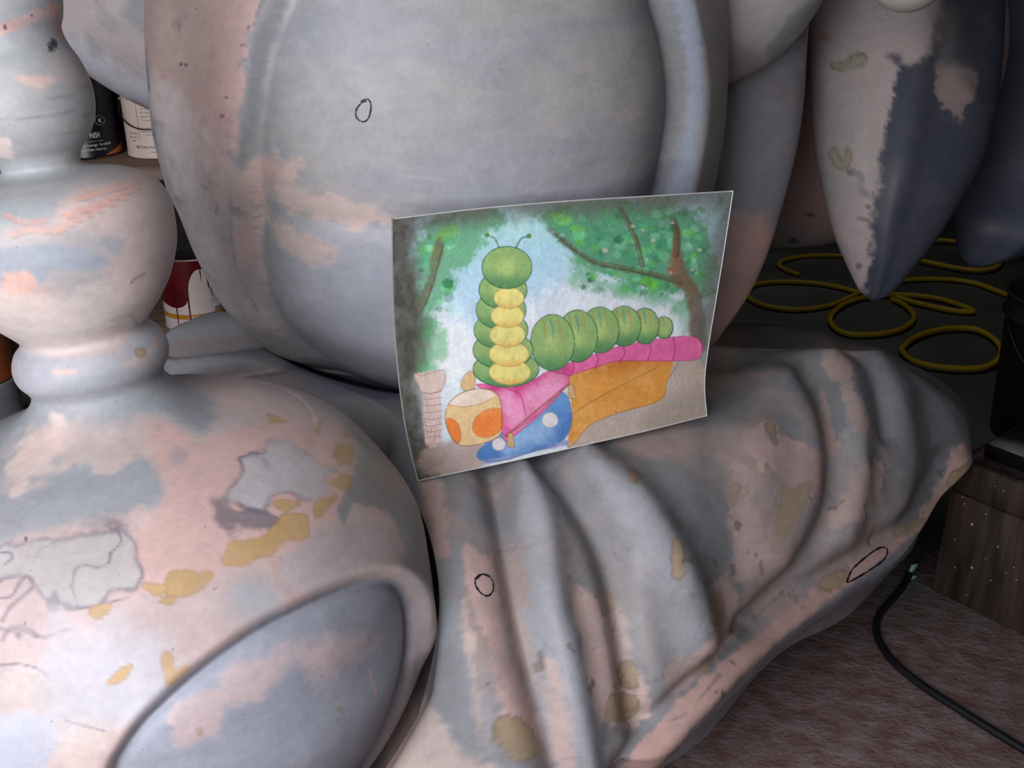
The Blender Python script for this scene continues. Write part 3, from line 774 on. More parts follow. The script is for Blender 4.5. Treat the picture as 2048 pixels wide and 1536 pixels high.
p.poly((200, 184, 178), [(780, 1440), (850, 1390), (880, 1440), (920, 1500), (1000, 1560), (780, 1560)], 8, 10, 6)
for pts in ([(1534, 930), (1550, 945), (1562, 965), (1590, 975), (1618, 965), (1610, 1010), (1585, 1050), (1570, 1085), (1545, 1090), (1550, 1040), (1560, 1000), (1545, 970)],
            [(1535, 850), (1546, 850), (1552, 870), (1550, 888), (1540, 872)], [(1455, 975), (1475, 965), (1480, 985), (1468, 1015), (1458, 1000)],
            [(1425, 1190), (1445, 1195), (1450, 1240), (1425, 1240)], [(1190, 1185), (1225, 1180), (1238, 1210), (1215, 1225), (1200, 1208)],
            [(1240, 1330), (1265, 1325), (1272, 1370), (1245, 1370)], [(1215, 1400), (1265, 1390), (1275, 1420), (1240, 1445), (1210, 1440)],
            [(1255, 940), (1272, 942), (1275, 960), (1258, 962)], [(1000, 1440), (1040, 1440), (1085, 1500), (1040, 1520), (990, 1480)],
            [(1640, 1160), (1690, 1140), (1690, 1165), (1645, 1180)], [(1800, 1050), (1850, 1035), (1830, 1065), (1790, 1070)],
            [(1400, 1335), (1425, 1310), (1420, 1345)], [(1935, 925), (1940, 965), (1905, 985), (1895, 965)], [(1345, 1085), (1360, 1080), (1365, 1140), (1352, 1150)]):
    p.island((158, 138, 108), (116, 98, 84), pts, 3.0, 7, 5, 0.85, 0.7)
p.noise((110, 92, 86), 38, 0.50, 0.05, 0.7, (1, 1, 0.6), 9, where=p.window([(930, 1100), (1900, 900), (1930, 950), (1300, 1540), (940, 1540)], 20))
p.line((100, 96, 98), [(1480, 1275), (1530, 1215), (1560, 1190)], 4, 0.5, 8)
p.line((92, 86, 90), [(1440, 1350), (1380, 1420), (1345, 1440)], 4, 0.6, 10)
p.veins((104, 88, 82), 12, 0.022, 0.5, p.window([(930, 1080), (1650, 860), (1900, 930), (1300, 1540), (940, 1540)], 24), 3)
p.noise((162, 150, 147), 11, 0.20, 0.07, 0.28, (1, 1, 0.5), 16, where=p.window([(860, 1150), (1250, 1000), (1700, 760), (1860, 900), (1300, 1540), (860, 1540)], 30))
# left, behind the vase
p.poly((152, 154, 160), [(330, 600), (560, 600), (600, 660), (560, 690), (330, 720)], 10, 10, 5, 0.9)
p.poly((192, 166, 158), [(505, 625), (545, 640), (560, 660), (520, 668), (500, 655)], 6, 7, 4, 0.9)
p.poly((160, 140, 132), [(330, 690), (560, 660), (580, 665), (450, 700), (330, 715)], 6, 4, 3, 0.6)
p.poly((158, 140, 132), [(380, 755), (560, 735), (620, 800), (400, 790)], 14, 8, 4, 0.7)
p.poly((78, 86, 112), [(570, 690), (640, 690), (800, 760), (820, 800), (700, 790), (590, 750)], 24, 10, 4, 0.75)  # shade beneath the belly, painted onto the cushion as dark blue
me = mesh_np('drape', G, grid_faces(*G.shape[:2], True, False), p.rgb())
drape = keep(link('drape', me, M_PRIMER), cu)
drape_bvh = bvh_grid(G, (930, 1050, 1800, 1220), (True, False))
marker_ring(cu, drape_bvh, [(953, 1158), (962, 1150), (975, 1152), (984, 1163), (985, 1180), (976, 1192), (962, 1188), (951, 1172), (951, 1158), (962, 1149), (978, 1154)], 4.0)
marker_ring(cu, drape_bvh, [(1692, 1166), (1702, 1142), (1722, 1122), (1748, 1102), (1766, 1095), (1774, 1102), (1768, 1118), (1748, 1134), (1720, 1152), (1694, 1166)], 4.0)
# inset plinth that carries the cushion
B0 = FF - out * 0.20; B0[:, 2] = 0.0; B1 = B0.copy(); B1[:, 2] = FF[:, 2] + ZO + 0.012
n = len(B0); vv = np.concatenate([B0, B1]); k = np.arange(n); k2 = (k + 1) % n
keep(link('plinth', mesh_np('plinth', vv, np.stack([k, k2, n + k2, n + k], 1)), flat_mat('rough_plinth', (88, 66, 60), (124, 96, 90), 12, 0.85, bumps=0.3)), cu)
# the thin outer skin of the drape has an underside a little inside the hem

# ------------------------------------------------------------------ gourd-shaped vase
va = empty('gourd_vase', (-0.42, 1.06, ZO - 0.15))
tag(va, 'big turned vase sculpture with stacked bulbs above a wide pot, patchy pink and grey', 'sculpture')
AX = POT_AX
rs = []
for (z0, r0), (z1, r1) in zip(PROF[:-1], PROF[1:]):
    L = math.hypot(z1 - z0, r1 - r0)
    rs.append(max(2, int(L / (0.0024 if z0 > 0.2 else 0.02))))
Pf = np.array(PROF); k = len(Pf); pr = []
for i, c in enumerate(rs):
    p0, p1, p2, p3 = Pf[max(i - 1, 0)], Pf[i], Pf[i + 1], Pf[min(i + 2, k - 1)]
    for f in np.arange(c) / c:
        # centripetal-like tangents scaled by the local segment length
        l1 = np.linalg.norm(p2 - p1); m1 = (p2 - p0) / (np.linalg.norm(p1 - p0) + l1 + 1e-9) * l1; m2 = (p3 - p1) / (np.linalg.norm(p3 - p2) + l1 + 1e-9) * l1
        h = f
        pr.append((2 * h**3 - 3 * h**2 + 1) * p1 + (h**3 - 2 * h**2 + h) * m1 + (-2 * h**3 + 3 * h**2) * p2 + (h**3 - h**2) * m2)
pr.append(Pf[-1]); pr = np.array(pr); pr[:, 1] = np.maximum(pr[:, 1], 0.003)
tt = np.linspace(-1, 1, 560, endpoint=False)
th = math.pi * (0.58 * tt + 0.42 * tt ** 3) - math.pi / 2 + 0.55
axd = np.array([-.11, .06, 1.0]); axd /= np.linalg.norm(axd)
e1 = np.array([1, 0, 0]) - axd * axd[0]; e1 /= np.linalg.norm(e1); e2 = np.cross(axd, e1)
C0 = AX(pr[:, 0])
G = C0[:, None, :] + pr[:, 1][:, None, None] * (np.cos(th)[None, :, None] * e1 + np.sin(th)[None, :, None] * e2)
G[..., 2] += ZO
lowz = G[..., 2] < 0.0
G[..., 2] = np.maximum(G[..., 2], 0.0)
N = grid_normals(G, False, True)
ref = G - (C0 + np.array([0, 0, ZO]))[:, None, :]
if (N[200] * ref[200]).sum() < 0: N = -N
U, V = proj(G); fc = sstep(-0.05, 0.1, facing(G, N)) * (G[..., 2] < 0.80)
OVAL = smooth_poly([(222, 1552), (255, 1488), (305, 1424), (400, 1338), (500, 1266), (600, 1212), (690, 1172), (760, 1154), (808, 1162), (834, 1205), (840, 1290), (826, 1380), (800, 1460), (760, 1550), (690, 1650), (500, 1760), (320, 1740), (225, 1640)], 5)
sd = poly_sd(U, V, OVAL)
rimr = sstep(640, 800, U)
dis = -0.009 * np.exp(-(sd / 13.0) ** 2) + np.where(sd > 0, -0.010 * np.exp(-sd / 30.0) * sstep(0, 6, sd) - 0.004, 0)
dis += (0.004 + 0.006 * rimr) * np.exp(-((sd + 16) / 12.0) ** 2)
dis = soften(dis, 4, (False, True)) + fbm(G[..., 0] * 9, G[..., 1] * 9, G[..., 2] * 9, 3, 15) * 0.0022 * fc
G = G + N * (dis * fc)[..., None]
p = Paint(G, (188, 168, 164), 60)
z = G[..., 2].reshape(-1) - ZO
pot = sstep(.70, .66, z)
neck = 1 - pot
# turned upper part: streaks run round it
p.noise((160, 160, 162), 6, 0.0, 0.25, 0.85, (1, 1, 3), 1, where=neck)
p.noise((186, 170, 166), 9, 0.12, 0.14, 0.8, (0.8, 0.8, 3.2), 2, where=neck)
p.poly((148, 152, 156), [(-60, -60), (140, -60), (140, 60), (120, 110), (-60, 120)], 14, 8, 4, 0.9)
p.line((206, 160, 146), [(-20, 66), (30, 50), (75, 32), (110, 14)], 11, 0.85, 5)
p.line((190, 130, 112), [(106, 14), (113, 40), (118, 70)], 8, 0.8, 5)
p.poly((150, 156, 158), [(-60, 110), (190, 120), (200, 220), (170, 300), (60, 360), (-60, 340)], 16, 14, 6, 0.85)
p.poly((198, 168, 160), [(20, 155), (60, 150), (110, 155), (95, 172), (60, 170)], 6, 7, 5, 0.8)
p.poly((178, 162, 162), [(100, 125), (150, 130), (175, 160), (130, 170)], 10, 8, 5, 0.7)
p.poly((206, 190, 184), [(-20, 280), (20, 282), (25, 320), (-20, 320)], 10, 8, 4, 0.8)
p.noise((120, 124, 130), 20, 0.3, 0.1, 0.6, (0.5, 0.5, 3), 7, where=neck * p.window([(-40, 130), (190, 150), (190, 280), (-40, 280)]))
p.poly((152, 158, 162), [(-20, 330), (170, 322), (260, 340), (180, 365), (120, 400), (100, 440), (40, 450), (-20, 440)], 8, 12, 6, 0.9)
p.poly((194, 174, 170), [(140, 400), (240, 372), (330, 350), (360, 420), (350, 520), (310, 600), (200, 590), (210, 480), (130, 440)], 14, 12, 6, 0.8)
for a in ([(120, 455), (180, 425), (250, 392)], [(130, 432), (200, 405), (275, 372)], [(150, 398), (210, 380), (270, 360)], [(20, 470), (60, 460), (120, 462)], [(10, 430), (50, 445), (90, 440)]):
    p.line((208, 148, 126), a, 6, 0.6, 9)
    p.line((134, 120, 116), [(x + 6, y + 7) for x, y in a], 2, 0.5, 4)
p.poly((146, 154, 166), [(-20, 505), (70, 490), (160, 495), (225, 520), (190, 540), (120, 545), (70, 570), (-20, 560)], 7, 12, 6, 0.9)
p.poly((204, 164, 150), [(10, 548), (50, 545), (75, 570), (40, 590), (12, 580)], 6, 8, 4, 0.85)
p.poly((146, 152, 158), [(200, 478), (230, 480), (240, 500), (215, 505)], 5, 7, 4, 0.8)
p.poly((206, 196, 190), [(-20, 590), (80, 600), (200, 560), (290, 590), (240, 660), (120, 700), (-20, 660)], 20, 14, 6, 0.7)
p.line((120, 112, 116), [(262, 565), (275, 555), (290, 548)], 3, 0.7, 2); p.line((120, 122, 126), [(225, 640), (260, 630), (275, 650)], 4, 0.6, 4)
# collar ring
p.poly((158, 162, 172), [(30, 700), (120, 718), (230, 700), (300, 640), (345, 670), (330, 720), (220, 770), (90, 800), (30, 770)], 8, 6, 4, 0.9)
for a in ([(180, 770), (240, 752), (310, 720)], [(110, 745), (150, 742)], [(100, 800), (110, 815), (125, 820)], [(250, 735), (300, 700), (325, 670)]):
    p.line((202, 172, 160), a, 7, 0.85, 7)
p.island((160, 140, 112), (110, 98, 88), [(272, 700), (292, 698), (288, 714), (275, 712)], 3, 3, 2)
# wide pot
p.noise((176, 160, 160), 4, 0.1, 0.2, 0.7, (1, 1, 1), 4, where=pot)
p.poly((148, 152, 158), [(60, 800), (330, 715), (390, 770), (425, 820), (428, 848), (392, 862), (350, 838), (318, 826), (290, 832), (276, 862), (290, 905), (316, 940), (332, 985), (305, 1010), (240, 1022), (160, 1042), (60, 1062), (-30, 1080), (-30, 860)], 6, 13, 7)
p.poly((112, 116, 124), [(320, 740), (395, 770), (425, 830), (395, 858), (345, 830), (325, 790)], 18, 10, 5, 0.55)  # shading in the hollow of the neck flare, put in as darker grey
p.poly((206, 184, 176), [(10, 920), (60, 880), (130, 860), (135, 900), (60, 960), (20, 990)], 14, 18, 8, 0.75)
p.poly((206, 188, 180), [(100, 830), (125, 828), (135, 850), (108, 850)], 5, 7, 4, 0.8)
p.poly((194, 162, 156), [(292, 836), (330, 842), (372, 872), (420, 880), (560, 830), (680, 850), (712, 900), (700, 1000), (610, 1090), (420, 1150), (280, 1180), (262, 1090), (330, 1010), (318, 940), (285, 880)], 9, 10, 6, 0.95)
p.poly((150, 142, 150), [(345, 900), (372, 905), (365, 930), (345, 925)], 6, 6, 4, 0.6)
p.poly((136, 138, 140), [(612, 800), (715, 858), (775, 915), (822, 985), (850, 1070), (858, 1190), (800, 1150), (802, 1080), (760, 1020), (712, 1010), (690, 1050), (676, 1010), (706, 950), (716, 900), (690, 852)], 7, 9, 5, 0.9)  # shaded right flank of the pot, its shade painted in grey
p.poly((168, 156, 156), [(640, 1060), (760, 1050), (800, 1100), (740, 1150), (620, 1200), (560, 1190), (580, 1110)], 20, 16, 6, 0.8)
p.poly((160, 164, 172), [(470, 1160), (520, 1150), (560, 1180), (540, 1230), (480, 1240), (455, 1200)], 14, 14, 6, 0.8)
p.poly((176, 178, 188), [(130, 1300), (250, 1280), (330, 1290), (330, 1400), (250, 1440), (120, 1440), (100, 1360)], 18, 18, 8, 0.85)
p.poly((180, 166, 163), [(-20, 1330), (70, 1340), (85, 1420), (60, 1440), (-20, 1440)], 8, 12, 6, 0.9)
p.poly((194, 180, 174), [(110, 1450), (200, 1440), (210, 1500), (180, 1560), (80, 1560)], 9, 14, 6, 0.9)
p.poly((170, 176, 192), [(-20, 1440), (100, 1440), (90, 1560), (-20, 1560)], 8, 10, 6, 0.85)
p.poly((176, 150, 144), [(540, 1125), (570, 1120), (600, 1190), (590, 1215), (565, 1190)], 5, 6, 4, 0.6)
p.island((172, 168, 172), (84, 80, 92), [(548, 880), (582, 884), (612, 902), (640, 925), (672, 944), (645, 955), (655, 985), (622, 1002), (590, 986), (552, 988), (530, 1012), (520, 1020), (470, 1008), (452, 990), (470, 965), (488, 945), (488, 918), (528, 908), (532, 885)], 5, 8, 5, 0.95, 0.8,
         bias=lambda u, v: 0.55 + 0.45 * sstep(560, 480, u))
p.poly((104, 98, 108), [(425, 1005), (450, 1000), (480, 1025), (530, 1030), (565, 1045), (550, 1058), (500, 1050), (455, 1058), (430, 1030)], 8, 14, 9, 0.8)
p.island((166, 164, 164), (92, 90, 104), [(-20, 1105), (30, 1088), (120, 1078), (200, 1066), (252, 1062), (272, 1110), (275, 1165), (225, 1180), (200, 1205), (150, 1214), (90, 1195), (50, 1152), (-20, 1160)], 5, 9, 5, 0.85, 0.75)
p.poly((120, 118, 128), [(170, 1045), (230, 1030), (255, 1045), (200, 1065)], 8, 14, 8, 0.6)
for a in ([(-10, 1195), (22, 1192), (40, 1165), (55, 1152), (66, 1172), (46, 1192), (20, 1215), (5, 1240)], [(-10, 1255), (25, 1262), (60, 1262), (85, 1275), (125, 1262), (150, 1255)], [(-10, 1330), (30, 1328), (70, 1335), (92, 1350)],
          [(-10, 1110), (15, 1104), (25, 1115), (10, 1128)], [(5, 1280), (20, 1258), (50, 1256), (70, 1272)], [(130, 1440), (170, 1452), (210, 1462)], [(190, 1208), (240, 1200), (290, 1190)]):
    p.line((96, 92, 108), a, 3.2, 0.8, 7)
p.noise((92, 88, 102), 24, 0.36, 0.07, 0.6, (1, 1, 1), 8, where=p.window([(-30, 1170), (120, 1180), (150, 1290), (-30, 1340)], 14))
p.veins((92, 88, 100), 9, 0.022, 0.8, p.window([(-40, 1030), (260, 1040), (300, 1180), (160, 1300), (60, 1420), (-40, 1440)], 18), 1)
p.veins((120, 108, 110), 13, 0.03, 0.45, p.window([(280, 840), (700, 830), (720, 1000), (560, 1140), (300, 1200), (250, 1100)], 18), 2)
p.noise((176, 172, 178), 7, 0.10, 0.10, 0.55, (1.6, 1, 0.6), 14, where=p.window([(100, 1180), (560, 1120), (700, 1130), (560, 1230), (300, 1420), (60, 1500)], 24))
p.noise((198, 176, 168), 10, 0.16, 0.08, 0.6, (1.8, 1, 0.6), 15, where=p.window([(-40, 860), (300, 830), (340, 1000), (60, 1060), (-40, 1060)], 24))
for pts in ([(570, 1030), (608, 1030), (611, 1068), (599, 1078), (556, 1087), (541, 1107), (479, 1135), (445, 1130), (450, 1107), (469, 1087), (517, 1078), (551, 1054)],
            [(553, 1001), (599, 1006), (584, 1020), (556, 1015)], [(627, 1006), (670, 989), (675, 1001), (637, 1030)], [(672, 893), (700, 886), (709, 905), (700, 925), (675, 929)],
            [(650, 963), (700, 950), (692, 982)], [(682, 865), (700, 870), (690, 880)], [(625, 853), (642, 848), (637, 870)], [(345, 1145), (426, 1145), (407, 1174), (354, 1193), (335, 1183)],
            [(287, 1167), (330, 1176), (310, 1187)], [(177, 1222), (220, 1207), (215, 1226), (187, 1238)], [(326, 1308), (345, 1308), (350, 1332), (378, 1332), (354, 1370), (330, 1365)],
            [(215, 1365), (259, 1332), (240, 1360)], [(535, 830), (578, 842), (545, 848)], [(320, 1205), (350, 1195), (345, 1208)]):
    p.island((178, 146, 98), (142, 114, 90), pts, 2.5, 7, 5, 0.95, 0.5)
# the oval panel on the pot
win = (sstep(-5, 5, sd) * fc).ravel()
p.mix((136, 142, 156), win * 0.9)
p.noise((150, 156, 170), 6, 0.0, 0.3, 0.8, (1, 1, 1), 11, where=win)
for pts in ([(560, 1300), (640, 1270), (730, 1262), (740, 1290), (690, 1345), (620, 1350)], [(455, 1340), (520, 1320), (570, 1310), (565, 1360), (500, 1400), (440, 1400)], [(345, 1415), (420, 1380), (445, 1400), (430, 1460), (385, 1490), (345, 1470)]):
    p.poly((182, 164, 164), pts, 9, 14, 7, 0.9)
p.mix((84, 86, 92), (np.exp(-((sd - 2) / 7.0) ** 2) * 0.55 * sstep(760, 640, U) * fc).ravel())  # shade line of the groove drawn into the colour
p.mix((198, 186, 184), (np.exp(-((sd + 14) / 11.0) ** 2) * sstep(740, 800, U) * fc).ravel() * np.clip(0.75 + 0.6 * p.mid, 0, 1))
p.line((196, 160, 156), [(738, 1340), (745, 1365), (752, 1390)], 3, 0.8, 2)
p.specks((150, 128, 110), [(398, 1462, 9), (680, 1420, 8), (676, 1440, 6), (645, 1352, 4), (738, 1275, 5), (735, 1252, 4)], 5, 0.6)
p.specks((48, 44, 50), [(104, 92, 9), (108, 84, 7), (100, 100, 6), (64, 32, 4), (10, 54, 4), (52, 1078, 4)], 5, 0.75)
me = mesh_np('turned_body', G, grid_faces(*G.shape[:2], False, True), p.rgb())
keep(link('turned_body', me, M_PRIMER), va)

# ------------------------------------------------------------------ the watercolour leaning on the belly
art = empty('watercolour_sheet', tuple(P(1110, 905, 1.53)))
tag(art, 'watercolour painting on bent paper propped against the grey belly', 'painting')
def edge_curve(pts, n): return crom(np.array([P(*q) for q in pts]), n)
NX, NY = 620, 460
TL, TR, BR, BL = (783, 437, 1.315), (1467, 381, 1.475), (1414, 832, 1.585), (835, 962, 1.44)
def paper_grid(nx, ny, off=0.0):
    top = edge_curve([TL, (950, 417, 1.345), (1120, 402, 1.378), (1300, 391, 1.425), TR], nx)
    bot = edge_curve([BL, (1000, 928, 1.468), (1150, 895, 1.502), (1290, 863, 1.545), BR], nx)
    lef = edge_curve([TL, (784, 542, 1.335), (788, 660, 1.36), (800, 790, 1.39), (816, 885, 1.415), BL], ny)
    rig = edge_curve([TR, (1452, 480, 1.495), (1436, 580, 1.515), (1418, 690, 1.545), (1410, 765, 1.565), BR], ny)
    s = np.linspace(0, 1, nx)[:, None, None]; t = np.linspace(0, 1, ny)[None, :, None]
    S = (1 - t) * top[:, None] + t * bot[:, None] + (1 - s) * lef[None] + s * rig[None]
    S = S - ((1 - s) * (1 - t) * top[0] + s * (1 - t) * top[-1] + (1 - s) * t * bot[0] + s * t * bot[-1])
    Nn = grid_normals(S); Nn = Nn if Nn[nx // 2, ny // 2, 1] < 0 else -Nn
    return S + Nn * off
# bare sheet with its own thickness
A = paper_grid(60, 46, 0.0); B = paper_grid(60, 46, -0.0007)
n1 = A.shape[0] * A.shape[1]
q = [grid_faces(60, 46), grid_faces(60, 46, flip=True, off=n1)]
bd = [(i, 0) for i in range(60)] + [(59, j) for j in range(1, 46)] + [(i, 45) for i in range(58, -1, -1)] + [(0, j) for j in range(44, 0, -1)]
bi = np.array([i * 46 + j for i, j in bd]); bj = np.roll(bi, -1)
q.append(np.stack([bi, bj, bj + n1, bi + n1], 1))
keep(link('paper', mesh_np('paper', np.concatenate([A.reshape(-1, 3), B.reshape(-1, 3)]), np.concatenate(q)), M_SHEET), art)
# painted side: positions below are in the frame of the photograph
S = paper_grid(NX, NY, 0.0003)
inner = S[2:-2, 2:-2]
pw = Paint(inner, (222, 232, 240), 80)
ss = np.repeat(np.linspace(0, 1, NX)[2:-2, None], NY - 4, 1).ravel(); tt_ = np.repeat(np.linspace(0, 1, NY)[None, 2:-2], NX - 4, 0).ravel()
wash = fbm(ss * 9, tt_ * 7, 0.0, 5, 3); strk = fbm(ss * 60, tt_ * 26, 1.0, 3, 4); grit = fbm(ss * 130, tt_ * 95, 2.0, 3, 6); dab = fbm(ss * 28, tt_ * 22, 3.0, 3, 9)
pw.sat = 1.0; pw.mid = dab; pw.fine = grit * 0.6; pw.strk = strk
def wpoly(col, pts, soft=4, wob=0, op=1.0, k=4):
    pp = smooth_poly(pts, k) if k else pts
    i = pw.near(pp, soft * 2 + wob * 2 + 2)
    sd = poly_sd(pw.U[i], pw.V[i], pp) + dab[i] * wob + grit[i] * wob * 0.5
    pw.mix(col, sstep(-soft, soft, sd) * op * np.clip(1 + 0.25 * strk[i] * (op < 1), 0, 1), i)
def wgrad(col, pts, fn, op=1.0, soft=2, k=4):
    """wash limited to a shape, strength given by fn(u, v)"""
    pp = smooth_poly(pts, k) if k else pts
    i = pw.near(pp, soft * 2)
    sd = poly_sd(pw.U[i], pw.V[i], pp)
    pw.mix(col, sstep(-soft, soft, sd) * np.clip(fn(pw.U[i], pw.V[i]) + 0.25 * dab[i] + 0.15 * strk[i], 0, 1) * op, i)
def wline(col, pts, w=1.1, op=0.8, k=6, closed=False):
    q_ = list(pts) + ([pts[0]] if closed else [])
    pp = [tuple(t) for t in crom(np.array(q_, float), len(q_) * k)] if len(q_) > 2 and k else q_
    i = pw.near(pp, w + 3)
    d = seg_dist(pw.U[i], pw.V[i], pp)
    pw.mix(col, sstep(w + 0.9, w - 0.7, d) * op * np.clip(0.85 + 0.6 * grit[i], 0.2, 1), i)
def outline(col, pts, w=1.1, op=0.8): wline(col, smooth_poly(pts, 5), w, op, 0, False)
# sky
pw.mix((176, 222, 236), np.clip(sstep(700, 470, pw.V) * 0.75 + 0.3 * wash, 0, 1))
wpoly((180, 226, 216), [(880, 480), (960, 430), (1100, 420), (1110, 520), (1000, 520), (900, 560)], 40, 30, 0.6)
wpoly((170, 214, 240), [(900, 560), (960, 500), (1110, 480), (1140, 600), (1110, 640), (940, 660)], 40, 20, 0.6)
wpoly((232, 238, 246), [(1060, 600), (1200, 560), (1350, 620), (1400, 680), (1360, 700), (1060, 680)], 30, 16, 0.8)
wpoly((236, 242, 248), [(870, 650), (950, 660), (950, 760), (890, 760), (860, 720)], 20, 14, 0.8)
# foliage
for col, pts, op in (((84, 158, 112), [(870, 440), (960, 410), (1010, 440), (950, 500), (900, 570), (870, 640), (850, 760), (815, 740), (820, 600), (835, 500)], .85),
                     ((120, 186, 140), [(900, 470), (980, 440), (960, 490), (900, 560), (880, 620)], .5),
                     ((92, 176, 110), [(835, 640), (870, 640), (890, 690), (860, 760), (815, 750), (815, 690)], .7),
                     ((70, 150, 100), [(1070, 420), (1180, 395), (1300, 395), (1390, 410), (1430, 500), (1420, 590), (1330, 590), (1220, 560), (1150, 510), (1100, 460)], .9),
                     ((96, 170, 120), [(1150, 520), (1230, 560), (1330, 580), (1390, 600), (1380, 620), (1290, 605), (1200, 585), (1150, 560)], .7),
                     ((110, 178, 140), [(1355, 610), (1390, 610), (1390, 680), (1365, 660)], .6)):
    wpoly(col, pts, 14, 26, op)
rnd = random.Random(4)
fol = [(840, 470, 60, 170), (1100, 400, 310, 150), (1160, 530, 220, 60)]
for (x0, y0, wx, wy) in fol:
    for k_ in range(int(wx * wy / 260)):
        x, y = x0 + rnd.random() * wx, y0 + rnd.random() * wy
        if x0 == 1100 and y > 440 + (x - 1100) * 0.55 + 30: continue
        r = rnd.uniform(4, 11)
        col = rnd.choice([(60, 140, 90), (92, 182, 120), (120, 204, 150), (44, 112, 76), (104, 190, 84), (72, 160, 118), (150, 216, 176)])
        wpoly(col, [(x + r * math.cos(a_ * 1.256 + x), y + r * 0.85 * math.sin(a_ * 1.256 + x)) for a_ in range(5)], 2.5, 4, rnd.uniform(.35, .75))
for (x, y, r) in ((1130, 440, 16), (1155, 455, 14), (900, 460, 16), (880, 475, 14), (1112, 430, 12), (1300, 565, 16), (1240, 548, 12), (832, 600, 10), (872, 500, 10)):
    wpoly((122, 204, 72), [(x - r, y), (x, y - r * .6), (x + r, y), (x, y + r * .6)], 6, 8, 0.6)
# trunks and boughs
wpoly((122, 90, 70), [(1350, 440), (1360, 470), (1372, 530), (1400, 580), (1412, 640), (1410, 700), (1380, 690), (1378, 620), (1360, 580), (1335, 545), (1345, 520)], 5, 6, 0.85)
wpoly((150, 112, 90), [(1345, 500), (1356, 480), (1362, 540), (1340, 550), (1332, 545)], 4, 4, 0.7)
for a_, w_ in (([(1100, 460), (1150, 500), (1190, 525), (1240, 535), (1300, 548), (1360, 565)], 6), ([(1240, 415), (1262, 455), (1275, 490), (1285, 530)], 6), ([(1345, 435), (1355, 470), (1352, 510)], 7)):
    wline((104, 86, 62), a_, w_, 0.65); wline((66, 60, 46), [(x + 3, y + 3) for x, y in a_], 1.6, 0.55)
wpoly((116, 96, 76), [(872, 480), (886, 490), (870, 560), (845, 620), (815, 670), (806, 690), (830, 620), (855, 560)], 4, 6, 0.75)
wline((70, 62, 50), [(886, 490), (868, 560), (845, 620), (815, 668)], 1.6, 0.6)
for (x, y) in ((1266, 452), (1345, 445), (1340, 545), (1305, 480), (1285, 460), (1210, 500), (1385, 540), (1400, 500)):
    wpoly((214, 208, 190), [(x - 5, y), (x, y - 4), (x + 5, y + 1), (x, y + 4)], 2, 3, 0.6)
# dark pencil border
e_l = sstep(0.115, 0.045, ss + 0.035 * wash + 0.012 * strk)
e_t = sstep(0.115, 0.01, tt_ + 0.04 * wash + 0.012 * strk) * 0.9
e_r = sstep(0.10, 0.02, (1 - ss) + 0.03 * wash) * sstep(1.25, .45, tt_) * 0.85
c_tl = sstep(0.26, 0.05, ss + tt_ * 0.85 + 0.03 * wash); c_tr = sstep(0.30, 0.06, (1 - ss) + tt_ * 0.9 + 0.03 * wash) * 0.9
c_br = sstep(0.24, 0.02, (1 - ss) + (1 - tt_) * 0.9) * 0.55; c_bl = sstep(0.30, 0.04, ss * 1.3 + (1 - tt_)) * 0.7
dark = np.maximum.reduce([e_l, e_t, e_r, c_tl, c_tr, c_br, c_bl])
pw.mix((98, 99, 91), dark * 0.98)
pw.mix((66, 64, 58), dark * np.clip(0.15 + 0.9 * strk + 0.5 * dab + 0.5 * (e_l - 0.5), 0, 0.85))
# ground
wpoly((176, 152, 142), [(840, 940), (850, 900), (895, 880), (960, 880), (970, 930), (900, 955)], 10, 8, 0.85)
wpoly((190, 170, 154), [(1135, 900), (1180, 830), (1320, 790), (1345, 725), (1400, 720), (1412, 800), (1414, 834), (1200, 885)], 5, 4, 0.9)
wpoly((150, 140, 128), [(1290, 830), (1400, 770), (1416, 834), (1300, 862)], 16, 10, 0.55)
# tower
wpoly((216, 188, 178), [(829, 748), (890, 742), (886, 775), (880, 790), (884, 880), (850, 890), (846, 800), (836, 770)], 3, 3, 0.9, 2)
outline((140, 104, 90), [(829, 748), (845, 752), (862, 745), (890, 742), (884, 778), (846, 786)], 1, 0.6)
for y in range(785, 890, 13):
    wline((132, 92, 96), [(846 + rnd.uniform(0, 3), y), (862, y + rnd.uniform(-3, 3)), (884, y - 3)], 0.9, 0.55)
for k_ in range(14):
    x, y = rnd.uniform(848, 880), rnd.uniform(790, 880); wline((140, 100, 104), [(x, y), (x + rnd.uniform(-2, 2), y + 9)], 0.8, 0.5, 0)
# orange cloth, blue toadstool, pink cushion
CL = [(1130, 745), (1200, 715), (1290, 712), (1345, 722), (1335, 760), (1320, 800), (1240, 825), (1180, 850), (1150, 885), (1134, 890), (1142, 830), (1140, 790)]
wpoly((228, 160, 78), CL, 2, 2, 1)
wgrad((196, 112, 44), CL, lambda u, v: sstep(770, 715, v + 0.2 * (u - 1240)), 0.8)
wgrad((240, 186, 112), CL, lambda u, v: 0.2 + wash[pw.near(smooth_poly(CL, 4), 4)] * 1.4, 0.7)
outline((122, 84, 40), CL[3:11], 1.0, 0.55)
BT = [(955, 905), (980, 880), (1010, 862), (1060, 826), (1115, 785), (1138, 800), (1143, 850), (1120, 885), (1060, 905), (1000, 922), (962, 920)]
wpoly((108, 158, 214), BT, 2, 2, 1)
wgrad((70, 116, 186), BT, lambda u, v: sstep(60, 0, seg_dist(u, v, [(955, 915), (1060, 908), (1143, 850)])), 0.7)
wgrad((168, 204, 238), BT, lambda u, v: sstep(40, 0, seg_dist(u, v, [(1020, 890), (1090, 860)])), 0.7)
wpoly((150, 158, 206), [(968, 920), (1060, 905), (1130, 880), (1136, 890), (1060, 906), (978, 928)], 2, 2, 0.9, 2)
